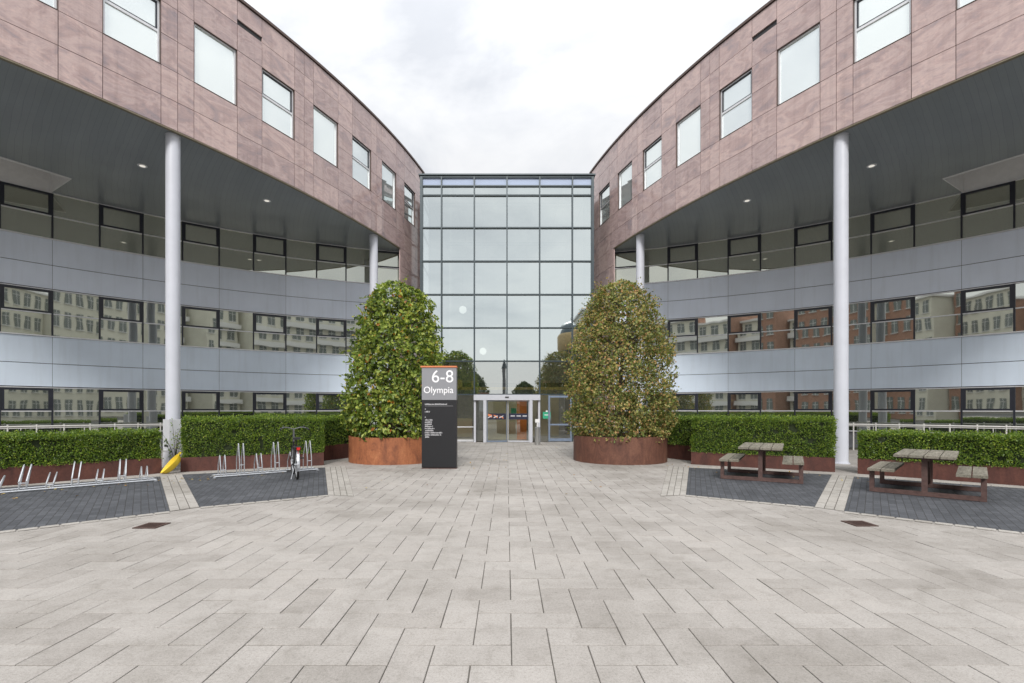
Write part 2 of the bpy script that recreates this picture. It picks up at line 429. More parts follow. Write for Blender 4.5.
for s in (-1,1):
    X=lambda p:(p[0]*s,p[1])
    for i,j in ((0,2),(3,4)):
        poly=[X(Pn[k]) for k in range(i,j+1)]+[X(Qn[k]) for k in range(j,i-1,-1)]
        d=Vector(Qn[j])-Vector(Pn[j]); d=(d.x*s,d.y)
        sheet('clinker_paving', poly, .006, CLINK, d)
    # strip between the bays + the strip at the inner end
    e0=(2.84,8.97); e1=(4.60,13.80)
    sheet('strip_bed',[X(Pn[2]),X(Qn[2]),X(Qn[3]),X(Pn[3])],.0045,JOINT)
    sheet('strip_bed',[X(Pn[4]),X(Qn[4]),X(e1),X(e0)],.0045,JOINT)
    mb=MB(s)
    slabs(mb,Pn[2],Qn[2],Pn[3],Qn[3],3,.52)
    slabs(mb,Pn[4],Qn[4],e0,e1,4,.52)
    struct(mb.build('strip_paving',STRIP))
    # outer border (small setts) and the border along the planters
    mb=MB(s); bed=[]
    def off(a,b,w):
        a,b=Vector(a),Vector(b); d=(b-a).normalized(); n=Vector((d.y,-d.x)); return a+n*w,b+n*w
    for a,b in ((Pn[0],Pn[1]),(Pn[1],Pn[2]),(Pn[3],Pn[4])):
        c,d=off(b,a,.15)
        slabs(mb,a,b,d,c,1,.21,g=.012)
    for a,b in ((Qn[0],Qn[1]),(Qn[1],Qn[2]),(Qn[3],Qn[4])):
        c,d=off(a,b,.28)
        slabs(mb,a,b,c,d,1,.5)
    struct(mb.build('border_paving',STRIP))

# ------------------------------------------------------------------ office wings
CR=(-.94,.79); RR=25.18
def FR(a,off,z):
    t=R(a); r=RR-off          # off > 0: proud, towards the plaza
    return (CR[0]+r*math.cos(t), CR[1]+r*math.sin(t), z)
CS=(43.51,34.52); RS=39.37
def FS(u,off,z):
    t=u/RS; r=RS+off
    return (CS[0]+r*math.cos(t), CS[1]+r*math.sin(t), z)
def depth_to_recess(u):
    lo,hi=0,25
    f=lambda d:(lambda p:math.hypot(p[0]-CR[0],p[1]-CR[1]))(FS(u,-d,0))-RR
    if f(0)>0: return 0.05
    for _ in range(50):
        m=(lo+hi)/2
        if f(m)<0: lo=m
        else: hi=m
    return hi
ZS,ZT=9.8,15.1
ROWS=[9.83,10.68,11.55,12.47,13.40,14.25,15.05]
U0,U1,URET=130.9,153.45,133.77
A0,AEND,DA=28.375,75.25,3.125

def wing(s, label):
    W=thing('office_wing',label,'building',(s*9.5,20,0))
    pv=lambda m,n,mats,par=W,**k: m.build(n,mats,par,**k)
    # --- stone cladding
    hi=[142.23+2.238*k for k in range(-4,6)]
    wins=[(h-1.35,h,k) for k,h in zip(range(-4,6),hi)]
    cuts=[U0]
    for lo,h,k in wins:
        cuts+= [lo,h]
        nx=h+.978
        if k%2==1 and nx<U1: cuts.append(h+.45)
    # split gap pattern: odd k gaps carry a middle joint
    cuts=sorted(c for c in cuts if U0<=c<=U1)
    mb=MB(s); bk=MB(s); sl=MB(s)
    g=.0075
    for a,b in zip(cuts,cuts[1:]):
        win=any(abs(a-lo)<1e-6 for lo,h,k in wins)
        k0=[k for lo,h,k in wins if abs(a-h)<1e-6]
        for z0,z1 in zip(ROWS,ROWS[1:]):
            if win and z0>=11.5 and z1<=13.45: continue
            zz1=z1
            if not win and z0>14.2 and k0 and k0[0]==0:    # dark vent slot over one gap
                zz1=z0+.03
                sl.arc(FS,a+.01,b-.01,-.07,-.049,zz1,zz1+.15)
            if zz1==z1: mb.arc(FS,a+g,b-g,-.045,random.gauss(0,.0012),z0+g,zz1-g)
            if zz1!=z1: mb.arc(FS,a+g,b-g,-.045,0,zz1+.15,z1-g)
        for z0,z1 in zip([ZS]+ROWS[2:3]+ROWS[4:5],ROWS[2:3]+ROWS[4:5]+[ZT-.03]):
            if win and 11.5<z0<13: continue
            bk.add([FS(a,-.05,z0),FS(b,-.05,z0),FS(b,-.05,z1),FS(a,-.05,z1)],[(0,1,2,3)])
    # stone leg that comes down to the ground beside the glass atrium
    zc=[0,.95,1.9,2.8,3.7,4.55,5.4,6.3,7.15,8.05,8.95,9.83]
    uc=[U0,132.02,133.0,URET]
    for a,b in zip(uc,uc[1:]):
        for z0,z1 in zip(zc,zc[1:]): mb.arc(FS,a+g,b-g,-.045,random.gauss(0,.0012),z0+g,z1-g)
    bk.add([FS(U0,-.05,0),FS(URET,-.05,0),FS(URET,-.05,ZS),FS(U0,-.05,ZS)],[(0,1,2,3)])
    # return of the leg
    p=FS(URET,0,0); q=FR(AEND,-.3,0)
    mb.hexa([(p[0],p[1],0),(p[0]+.04,p[1],0),(q[0]+.04,q[1]+.3,0),(q[0],q[1]+.3,0)],[(p[0],p[1],ZS),(p[0]+.04,p[1],ZS),(q[0]+.04,q[1]+.3,ZS),(q[0],q[1]+.3,ZS)])
    pv(mb,'stone_cladding',STONE); pv(bk,'backing_wall',SEAM); pv(sl,'vent_slot',BLACK)
    mb=MB(s); mb.arc(FS,U0-.3,U1,-.5,.05,ZT-.03,ZT+.06,n=36); pv(mb,'parapet_coping',COPE)
    mb=MB(s); mb.arc(FS,URET,U1,-.10,.006,ZS-.012,ZS+.018,n=30); pv(mb,'bronze_edge_trim',BRASS)
    mb=MB(s); mb.arc(FS,U0-.3,U1,-15,-.5,ZT-.35,ZT-.25,n=20); pv(mb,'roof',PLINTH)
    # outer end wall and rear
    mb=MB(s); mb.arc(FS,U1,U1+.2,-15,-.0,ZS,ZT,n=1); mb.arc(FR,A0-.6,A0-.2,-3,0,0,ZS,n=1); pv(mb,'end_wall',STONE)
    # --- stone windows
    for lo,h,k in wins:
        wf=MB(s); rv=.13; z0,z1=11.55,13.40
        # reveals
        wf.arc(FS,lo,lo+.012,-rv,-.004,z0,z1,mi=1); wf.arc(FS,h-.012,h,-rv,-.004,z0,z1,mi=1)
        wf.arc(FS,lo+.012,h-.012,-rv,-.004,z1-.012,z1,mi=1); wf.arc(FS,lo+.012,h-.012,-rv,.012,z0,z0+.015,mi=1)
        a,b=lo+.014,h-.014
        for (x0,x1,y0,y1) in ((a,a+.05,z0+.017,z1-.014),(b-.05,b,z0+.017,z1-.014),(a+.05,b-.05,z0+.017,z0+.06),(a+.05,b-.05,z1-.06,z1-.014)):
            wf.arc(FS,x0,x1,-.125,-.06,y0,y1)
        o=pv(wf,'window',[SILV,COPE])
        pm=MB(s); pm.arc(FS,a+.03,b-.03,-.12,-.105,z0+.04,z1-.04); pm.build('pane',GSTONE,o)
        if k%2==1 or k==-3*0+99:
            pass
        if (k+4)%2==0:   # windows with a tilting upper sash
            zm=z0+(z1-z0)*.52
            t=MB(s)
            t.arc(FS,a+.05,b-.05,-.115,-.07,zm-.035,zm+.035,mi=0)
            for (x0,x1,y0,y1) in ((a+.05,a+.085,zm+.035,z1-.06),(b-.085,b-.05,zm+.035,z1-.06),(a+.085,b-.085,z1-.095,z1-.06),(a+.085,b-.085,zm+.035,zm+.065)):
                t.arc(FS,x0,x1,-.115,-.072,y0,y1,mi=1)
            t.build('tilting_sash',[SILV,NAVY],o)
    # --- soffit with the light well
    us=[]; u=URET
    UH=145.5; DH=6.35
    us=[URET+(UH-URET)*i/24 for i in range(25)]+[UH+(U1-UH)*i/14 for i in range(1,15)]
    so=MB(s); uvs=[]
    def strip(d0f,d1f,ua,ub):
        pts=[FS(ua,-d0f(ua),ZS),FS(ub,-d0f(ub),ZS),FS(ub,-d1f(ub),ZS),FS(ua,-d1f(ua),ZS)]
        so.add(pts,[(0,1,2,3)])
        uvs.extend([(ua,d0f(ua)),(ub,d0f(ub)),(ub,d1f(ub)),(ua,d1f(ua))])
    for ua,ub in zip(us,us[1:]):
        if ua>=UH-1e-6 and ub<=152.2:
            strip(lambda u:.06,lambda u:DH,ua,ub)
        else:
            strip(lambda u:.06,lambda u:depth_to_recess(u)+.02,ua,ub)
    so.add([(5.40,24.45,ZS+.004),(7.2,24.45,ZS+.004),(7.2,25.3,ZS+.004),(5.40,25.3,ZS+.004)],[(0,1,2,3)]); uvs.extend([(URET,0),(URET-1,0),(URET-1,1),(URET,1)])
    o=pv(so,'soffit',SOFF,recalc=False)
    uvl=o.data.uv_layers.new(name='UVMap')
    for li in o.data.loops:
        q=o.data.vertices[li.vertex_index].co; x,y=q.x*s-CR[0],q.y-CR[1]
        uvl.data[li.index].uv=(math.atan2(y,x)*RR,math.hypot(x,y))
    lw=MB(s); lt=MB(s); hu=[u for u in us if UH-1e-6<=u<=152.2]; H=.95
    for ua,ub in zip(hu,hu[1:]):
        da,db=depth_to_recess(ua),depth_to_recess(ub)
        lw.quad(FS(ua,-DH,ZS),FS(ub,-DH,ZS),FS(ub,-DH,ZS+H),FS(ua,-DH,ZS+H))
        lw.quad(FS(ua,-da-.02,ZS),FS(ub,-db-.02,ZS),FS(ub,-db-.02,ZS+H),FS(ua,-da-.02,ZS+H))
        lw.quad(FS(ua,-DH,ZS+H),FS(ub,-DH,ZS+H),FS(ub,-db-.02,ZS+H),FS(ua,-da-.02,ZS+H))
        lt.arc(FS,ua,ub,-DH-.05,-DH+.02,ZS-.03,ZS+.05)
    ua=hu[0]; da=depth_to_recess(ua)+.03; lw.quad(FS(ua,-DH,ZS),FS(ua,-da,ZS),FS(ua,-da,ZS+H),FS(ua,-DH,ZS+H))
    lt.arc(FS,ua,ua+.03,-da+.04,-DH-.052,ZS-.03,ZS+.05)
    ua=hu[-1]; da=depth_to_recess(ua); lw.quad(FS(ua,-DH,ZS),FS(ua,-da,ZS),FS(ua,-da,ZS+H),FS(ua,-DH,ZS+H))
    lwo=pv(lw,'light_well',WPAINT,recalc=False); lt.build('edge_trim',WPAINT,lwo)
    for (x,y) in ((12.24,16.25),(9.4,18.95)):
        d=MB(s); d.lathe((x,y,ZS),[(.0,-.012),(.10,-.012),(.13,-.018),(.145,-.006),(.145,.01)],20)
        d.build('downlight',SILV,W)
        e=MB(s); e.lathe((x,y,ZS),[(.0,-.016),(.085,-.016),(.09,-.010)],16); e.build('lens',LAMPM,d and COL.objects[-1])
    # --- columns
    for u,i in ((144.90,.32),(135.75,.30)):
        c=FS(u,-i,0); m=MB(s); m.lathe(c,[(.188,0),(.188,ZS-.02)],40); m.lathe(c,[(.23,0),(.23,.03),(.189,.035)],40)
        m.lathe(c,[(.20,ZS-.05),(.20,ZS-.005)],40)
        pv(m,'column',WHITE)
    # --- recessed curved facade
    nm=int(round((AEND-A0)/DA))
    for (z0,zm,z1,mat) in ((2.45,3.34,4.38,SPAN),(6.13,7.05,8.04,SPAN_SHADE)):
        m=MB(s)
        a=AEND
        while a>A0+.01:
            b=max(A0,a-2*DA)
            for y0,y1 in ((z0+.035,zm-.012),(zm+.012,z1-.035)):
                m.arc(FR,b+.012,a-.012,0.0,.05,y0,y1,n=max(2,round((a-b)/DA)*2))
            a=b
        pv(m,'spandrel_band',mat)
        m=MB(s); m.arc(FR,A0,AEND,-.06,.012,z0-.01,z1+.01,n=nm*2); pv(m,'spandrel_backing',SEAM)
    m=MB(s); m.arc(FR,A0,AEND,-.2,.02,0,.70,n=nm*2); pv(m,'plinth',PLINTH)
    m=MB(s); m.arc(FR,A0,AEND,-.3,-.12,0,ZS,n=nm*2); pv(m,'inner_wall',DARKIN)
    for fl,(z0,zt,z1) in enumerate(((.72,1.56,2.45),(4.38,5.22,6.13),(8.04,8.91,9.79))):
        for i in range(nm):
            a=AEND-i*DA; b=a-DA      # a: end nearer the atrium
            f=MB(s)
            w=.055
            wd=math.degrees(w/RR)
            f.arc(FR,a-wd*.5,a+wd*.5,-.05,.075,z0+.03,z1-.03,mi=0)     # mullion
            hb=.018 if fl else .022
            f.arc(FR,b+wd*.5,a-wd*.5,-.03,.055,zt-hb,zt+hb,mi=1)
            f.arc(FR,b,a,-.03,.095,z0-.03,z0+.012,mi=1)
            f.arc(FR,b,a,-.03,.07,z1-.03,z1+.0,mi=1)
            o=pv(f,'window',[NAVY,SILV])
            p=MB(s)
            # two flat panes, each a hair out of true like real glazing
            for y0,y1 in ((z0,zt),(zt,z1)):
                e1,e2,e3=[random.gauss(0,.0022) for _ in range(3)]
                A=FR(a,.01+e1,y0);B=FR(b,.01+e2,y0);C=FR(b,.01+e2+e3,y1);D=FR(a,.01+e1+e3,y1)
                p.quad(A,B,C,D)
            p.build('pane',GWTOP if fl==2 else GWING,o,recalc=False)
            if i%2==0:
                q=MB(s); t=.085; td=math.degrees(t/RR); aa=a-wd*.5; bb=b+wd*.5
                q.arc(FR,bb,bb+td,-.02,.065,zt+hb,z1-.03); q.arc(FR,aa-td,aa,-.02,.065,zt+hb,z1-.03)
                q.arc(FR,bb+td,aa-td,-.02,.065,zt+hb,zt+hb+t*.75); q.arc(FR,bb+td,aa-td,-.02,.065,z1-.03-t,z1-.03)
                q.build('opening_sash',NAVY,o)
    return W
wing(-1,'red stone office wing left of the glass entrance, bike racks before it')
wing(1,'red stone office wing right of the glass entrance, picnic tables before it')

# ------------------------------------------------------------------ atrium
YA=24.6
def atrium():
    W=thing('glass_atrium','tall glass entrance atrium with grey mullion grid between two stone wings','building',(0,YA,0))
    xs=[-4.34,-3.32,-1.66,0,1.66,3.32,4.34]
    zs=[0,2.39,4.08,5.77,7.46,9.15,10.85,12.50,12.97,13.43]
    for x in xs:
        w=.13 if abs(x)>4 else .065
        m=MB(); m.box((x,YA-.03,zs[-1]/2+(1.18 if abs(x)<1 else 0)),(w,.16,zs[-1]-(2.36 if abs(x)<1 else 0))); m.build('mullion',TEAL,W)
    for z in zs[1:]:
        h=.09 if z>13.4 else (.062 if z==12.97 else .06)
        m=MB(); m.box((0,YA-.022,z),(8.62,.12,h)); m.build('transom',TEAL,W)
    m=MB(); m.box((0,YA,13.515),(8.95,.3,.07)); m.build('coping',TEAL,W)
    for a,b in zip(xs,xs[1:]):
        for i,(z0,z1) in enumerate(zip(zs,zs[1:])):
            if i==0 and a>=-1.67 and b<=1.67: continue   # entrance opening
            if i==0 and a>1.6 and b<3.4: continue        # side door
            e=[random.gauss(0,.0030) for _ in range(3)]
            p=MB(); y=YA+.015
            p.quad((a,y+e[0],z0),(b,y+e[1],z0),(b,y+e[1]+e[2],z1),(a,y+e[0]+e[2],z1))
            p.build('glass_pane',GTOP if i==8 else (GLOW if i==0 else GMID if i==1 else GATR),W,recalc=False)
    # low rail across the bottom panes
    m=MB()
    for a,b in ((-4.27,-3.36),(-3.28,-1.70),(3.36,4.27)): m.box(((a+b)/2,YA-.02,.74),(b-a,.09,.05))
    for a,b in ((-4.27,-3.36),(-3.28,-1.70),(3.36,4.27)): m.box(((a+b)/2,YA-.02,.05),(b-a,.11,.10))
    m.build('bottom_rail',SILV,W)
    # glazed returns beside the stone legs
    for s in (-1,1):
        m=MB()
        m.box((s*4.41,27.62,6.7),(.12,.10,13.3))
        for z in zs[1:]: m.box((s*4.41,26.1,z),(.09,2.9,.06))
        m.build('return_frame',TEAL,W)
        for z0,z1 in zip(zs,zs[1:]):
            p=MB(); p.quad((s*4.41,YA+.06,z0),(s*4.41,27.6,z0),(s*4.41,27.6,z1),(s*4.41,YA+.06,z1)); p.build('glass_pane',CLEAR,W,recalc=False)
    # shell
    m=MB()
    for s in (-1,1): m.box((s*4.42,YA+7.6,6.7),(.12,9.0,13.3))
    m.box((0,38,6.8),(9,.2,13.6))
    m.build('inner_shell',SHELLM,W)
    m=MB(); m.box((0,YA+6.8,-.02),(8.7,13.3,.06)); m.build('lobby_floor',LFLOOR,W)
    # gallery with the yellow edge beam
    m=MB(); m.box((0,27.45,3.0),(8.6,.6,.25)); m.build('gallery_floor',DARKIN,W)
    m=MB()  # added unseen roof, glazed to let daylight down into the lobby
    for x in (-4.4,-2.9,-1.45,0,1.45,2.9,4.4): m.box((x,31.4,13.38),(.07,13.1,.14))
    for y in (24.95,28,31.3,34.6,37.9): m.box((0,y,13.38),(8.9,.065,.10))
    rf=m.build('added_roof_frame',TEAL,W)
    m=MB(); m.quad((-4.4,24.8,13.46),(4.4,24.8,13.46),(4.4,38,13.46),(-4.4,38,13.46)); m.build('added_roof_glass',CLEAR,rf,recalc=False)
    m=MB(); m.box((.25,25.6,2.74),(6.3,.1,.14)); m.box((-2.50,25.5,2.98),(.26,.2,.42)); m.box((-1.80,25.5,2.95),(.14,.2,.36)); m.build('edge_beam',YBEAM,W)
    m=MB(); m.box((-.25,26.3,1.2),(1.75,.12,2.4)); m.build('tan_partition',TAN,W)
    m=MB(); m.box((.80,26.2,1.08),(.52,.12,2.16)); m.build('orange_panel',ORPAN,W)
    m=MB(); m.box((2.4,30,1.3),(1.6,.12,2.6)); m.box((-3.0,29,.55),(1.8,.5,1.1)); m.build('lobby_counter',TAN,W)
    # portal of the revolving door
    yp=YA-.72; E=thing
    m=MB()
    m.box((0,yp+.2,2.22),(3.28,.55,.27))
    for x in (-1.59,1.59): m.box((x,yp+.3,1.045),(.10,.5,2.08))
    for x in (-1.09,1.18): m.box((x,yp,1.045),(.15,.14,2.08))
    P=m.build('door_portal',PORT,W)
    m=MB(); m.tube([(-.09,yp-.085,2.23),(.09,yp-.085,2.23)],.035,10); m.build('door_sensor',BLACK,P)
    for x0,x1,ya,yb in ((-1.54,-1.165,.22,.02),(1.255,1.54,.02,.22)):
        m=MB(); m.quad((x0,yp+ya,.1),(x1,yp+yb,.1),(x1,yp+yb,2.08),(x0,yp+ya,2.08)); m.build('side_glazing',GLOW,P,recalc=False)
    for sgn,x0,x1 in ((-1,-1.0,0.0),(1,1.1,0.04)):
        # two leaves meeting in a shallow V
        d=MB(); ye=yp+.04; yc=yp+.20
        lerp=lambda t:(x0+(x1-x0)*t, ye+(yc-ye)*t)
        def bar(t0,t1,z0,z1,th=.045,mi=0,mbx=None):
            (ax,ay),(bx,by)=lerp(t0),lerp(t1)
            (mbx or d).hexa([(ax,ay-th/2,z0),(bx,by-th/2,z0),(bx,by+th/2,z0),(ax,ay+th/2,z0)],[(ax,ay-th/2,z1),(bx,by-th/2,z1),(bx,by+th/2,z1),(ax,ay+th/2,z1)],mi)
        bar(0,.035,.02,2.07); bar(.972,1,.02,2.07); bar(.035,.972,.02,.085,.04); bar(.035,.972,2.03,2.07,.04)
        dl=d.build('door_leaf',DBLUE if sgn<0 else PORT,W)
        g=MB(); bar(.035,.972,.085,2.03,.008,0,g); g.build('door_glass',GLOW,dl)
        st=MB(); bar(.06,.95,1.13,1.43,.012,0,st)
        for k in range(3):
            t=.06+.28*k
            if sgn<0:
                (ax,ay),(bx,by)=lerp(t),lerp(t+.2)
                st.add([(ax,ay-.012,1.42-.05*k),(bx,by-.012,1.36-.06*k),(bx,by-.012,1.22-.03*k),(ax,ay-.012,1.31)],[(0,1,2,3)],1)
                st.add([(ax,ay-.013,1.25),(bx,by-.013,1.33),(bx,by-.013,1.29),(ax,ay-.013,1.19)],[(0,1,2,3)],2)
            else:
                (ax,ay),(bx,by)=lerp(t+.05),lerp(t+.25)
                st.add([(ax,ay-.012,1.33),(bx,by-.012,1.33),(bx,by-.012,1.28),(ax,ay-.012,1.28)],[(0,1,2,3)],2)
        st.build('coloured_band',[NAVYG,ORNG,LETG],dl,recalc=False)
    # side door right
    m=MB(); x0,x1=1.72,3.27
    for x in (x0+.42,x0+.36+1.17): m.box((x,YA-.02,1.17),(.09,.12,2.34))
    m.box(((x0+.87+.12),YA-.02,2.28),(1.05,.11,.1)); m.box((x0+.99,YA-.02,.09),(1.05,.11,.14)); m.box((x0+.99,YA-.02,.86),(1.05,.10,.08))
    sd=m.build('side_door',DBLUE,W)
    m=MB(); m.quad((x0-.04,YA+.01,0),(x1+.04,YA+.01,0),(x1+.04,YA+.01,2.39),(x0-.04,YA+.01,2.39)); m.build('door_glass',GLOW,sd,recalc=False)
    m=MB(); m.tube([(x0+.50,YA-.06,1.0),(x0+.50,YA-.13,1.02),(x0+.50,YA-.13,1.28),(x0+.50,YA-.06,1.3)],.016,8); m.build('handle',STEEL,sd)
    # green notices stuck on the glass
    m=MB(); m.box((2.02,YA-.005,1.33),(.40,.006,.34)); q=m.build('green_notice',GREEN,W)
    m=MB(); m.box((2.02,YA-.012,1.54),(.10,.004,.07)); m.box((2.02,YA-.012,1.35),(.24,.004,.04)); m.build('notice_symbol',LETT,q)
    m=MB(); m.box((.36,26.22,1.55),(.28,.02,.3)); m.build('green_notice',GREEN,W)
    return W
atrium()
# lamps hanging inside
def globe(x,y,z,r,label):
    t=thing('pendant_lamp',label,'lamp',(x,y,13.4))
    m=MB(); m.lathe((x,y,z),[(max(.001,r*math.sin(a)),-r*math.cos(a)) for a in [math.pi*i/12 for i in range(13)]],20); m.build('globe',GLOBE,t)
    m=MB(); m.tube([(x,y,z+r),(x,y,13.4)],.008,6); m.build('cord',BLACK,t)
globe(-1.39,28,5.0,.20,'white globe lamp glowing behind the atrium glass, the lower of the two')
globe(-2.6,28.5,7.5,.22,'white globe lamp glowing behind the atrium glass, the upper of the two')

# ------------------------------------------------------------------ planters, hedges
def vperp(a,b):
    d=(Vector(b)-Vector(a)).normalized(); n=Vector((-d.y,d.x)); return d,n
def leafquad(V,F,c,d,n,ln,w,fold=.25):
    d=d.normalized(); sdir=d.cross(n)
    if sdir.length<1e-4: sdir=Vector((1,0,0))
    sdir.normalize(); nn=sdir.cross(d)
    o=len(V)
    V += [c-d*ln*.5, c+sdir*w*.5+nn*w*fold-d*ln*.06, c+d*ln*.5-nn*w*fold*.6, c-sdir*w*.5+nn*w*fold-d*ln*.06]
    F += [(o,o+1,o+2),(o,o+2,o+3)]
def rv(rnd):
    while True:
        v=Vector((rnd.uniform(-1,1),rnd.uniform(-1,1),rnd.uniform(-1,1)))
        if .05<v.length<1: return v.normalized()
def leafmesh(name,V,F,mat,parent):
    me=bpy.data.meshes.new(name); me.from_pydata([tuple(v) for v in V],[],F); me.materials.append(mat)
    o=bpy.data.objects.new(name,me); COL.objects.link(o); o.parent=parent
    if parent is not None and parent.type=='EMPTY' and not parent.get('local'): o.matrix_parent_inverse=Matrix.Translation(-Vector(parent.location))
    return o
def trough(a,b,depth,h,label,mat=COR_D):
    d,n=vperp(a,b); a=Vector(a);b=Vector(b)
    if n.y<0: n=-n
    c=(a+b)/2
    t=thing('planter_trough',label,'planter',(c.x,c.y,0),'low rusty planter troughs under the hedges')
    P=lambda q,z:(q.x,q.y,z)
    m=MB(); th=.012
    def wall(p,q,nn):
        m.hexa([P(p,0),P(q,0),P(q+nn*th,0),P(p+nn*th,0)],[P(p,h),P(q,h),P(q+nn*th,h),P(p+nn*th,h)])
    wall(a,b,n); wall(a+n*(depth-th),b+n*(depth-th),n)
    wall(a+n*(th+.0005),a+n*(depth-th-.0005),d if True else d); wall(b-d*th+n*(th+.0005),b-d*th+n*(depth-th-.0005),d)
    # folded rim
    m.hexa([P(a+n*th,h-.012),P(b+n*th,h-.012),P(b+n*.05,h-.012),P(a+n*.05,h-.012)],[P(a+n*th,h-.001),P(b+n*th,h-.001),P(b+n*.05,h-.001),P(a+n*.05,h-.001)])
    m.build('steel_sides',mat,t)
    e=d*.02; q=n*.02; k=n*(depth-.02)
    m=MB(); m.hexa([P(a+e+q,0.01),P(b-e+q,.01),P(b-e+k,.01),P(a+e+k,.01)],[P(a+e+q,h-.04),P(b-e+q,h-.04),P(b-e+k,h-.04),P(a+e+k,h-.04)]); m.build('soil',SOIL,t)
def hedge(a,b,depth,z0,z1,label,seed,per_m=6600,size=.043):
    rnd=random.Random(seed)
    d,n=vperp(a,b); a=Vector(a);b=Vector(b)
    if n.y<0:n=-n
    Lh=(b-a).length; c=(a+b)/2
    t=thing('clipped_hedge',label,'hedge',(c.x,c.y,z0),'clipped green hedges in the rusty troughs')
    V=[];F=[]
    D=Vector((d.x,d.y,0));Nn=Vector((n.x,n.y,0));Z=Vector((0,0,1));A=Vector((a.x,a.y,0))
    H=z1-z0
    faces=[('f',Lh*H,1.0),('t',Lh*depth,1.15),('e0',depth*H,1.0),('e1',depth*H,1.0),('bk',Lh*H,.35)]
    dens=per_m/(H+depth)*1.0
    for nm,ar,k in faces:
        for _ in range(int(ar*dens*k)):
            p1,p2=rnd.random(),rnd.random(); inn=abs(rnd.gauss(0,.06))
            if nm=='f': x,y,z,no=p1*Lh,inn,p2*H,-Nn
            elif nm=='bk': x,y,z,no=p1*Lh,depth-inn,p2*H,Nn
            elif nm=='t': x,y,z,no=p1*Lh,p2*depth,H-inn*.7,Z
            elif nm=='e0': x,y,z,no=inn,p1*depth,p2*H,-D
            else: x,y,z,no=Lh-inn,p1*depth,p2*H,D
            pos=A+D*x+Nn*y+Z*(z0+z)
            nz=noise.noise(pos*1.5)*.07+noise.noise(pos*5)*.05
            # round the shoulders a little
            if nm!='t' and z>H*.9: nz-=(z/H-.9)*.5*.12
            pos=pos+no*nz
            if noise.noise(pos*4.5)<-.46 and nm!='t': continue
            if nm=='t' and rnd.random()<.22: pos=pos+Z*rnd.uniform(.01,.10)
            elif rnd.random()<.06: pos=pos+no*rnd.uniform(.01,.06)
            if nm=='f' and z<.08: pos=pos-Nn*rnd.uniform(0,.05)
            dr=(no*.55+rv(rnd)*.8+Z*.45)
            sz=size*rnd.uniform(.6,1.25)
            leafquad(V,F,pos,dr,(no+rv(rnd)*.7),sz,sz*.55)
    leafmesh('foliage',V,F,LF_H,t)
    i=.10
    P=lambda x,y,z:tuple(A+D*x+Nn*y+Z*z)
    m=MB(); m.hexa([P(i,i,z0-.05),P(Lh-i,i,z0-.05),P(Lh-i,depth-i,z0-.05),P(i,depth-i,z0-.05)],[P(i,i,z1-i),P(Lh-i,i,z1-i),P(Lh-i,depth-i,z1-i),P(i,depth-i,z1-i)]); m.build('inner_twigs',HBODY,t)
for s,side in ((-1,'left'),(1,'right')):
    X=lambda p:(p[0]*s,p[1])
    near={-1:'behind the low bike rack',1:'behind the larger, nearer picnic table'}[s]
    mid={-1:'behind the parked bicycle',1:'behind the farther picnic table'}[s]
    far={-1:'dark gap behind the green tree',1:'dark gap behind the autumn tree'}[s]
    a,b=((8.74,12.25),(12.1,8.5)) if s<0 else ((8.80,12.15),(12.4,8.75))
    trough(X(a),X(b),.85,.39,f'long rusty steel trough {near}')
    hedge(X(a),X(b),.85,.37,1.04,f'lower hedge with a pale green top {near}',11+s)
    a,b=((5.30,14.0),(8.42,12.48)) if s<0 else ((5.42,14.25),(8.44,12.45))
    trough(X(a),X(b),.95,.37,f'short rusty steel trough {mid}')
    hedge(X(a),X(b),.95,.36,1.37,f'tall clipped hedge {mid}',21+s)
    a,b=(4.75,17.3),(5.85,15.05)
    trough(X(b),X(a),.8,.48,f'shaded rusty trough in the {far}')
    hedge(X(b),X(a),.8,.46,1.36,f'shaded hedge end in the {far}',31+s,per_m=4600)

# ------------------------------------------------------------------ trees in round planters
def round_planter(x,y,r,h,label,mat):
    t=thing('round_planter',label,'planter',(x,y,0),'big round rusty tree planters')
    m=MB(); m.lathe((x,y,0),[(r,0.0),(r,h),(r-.05,h),(r-.05,h-.10)],72); m.build('steel_drum',mat,t)
    m=MB(); m.lathe((x,y,0),[(r-.052,h-.08),(r*.5,h-.03),(.001,h)],40); m.build('soil',SOIL,t)
round_planter(-3.55,15.5,1.45,.79,'round bright orange rusty planter partly behind the dark sign',COR_O)
round_planter(3.60,15.5,1.46,.80,'round dark brown rusty planter right of the entrance',COR_B)

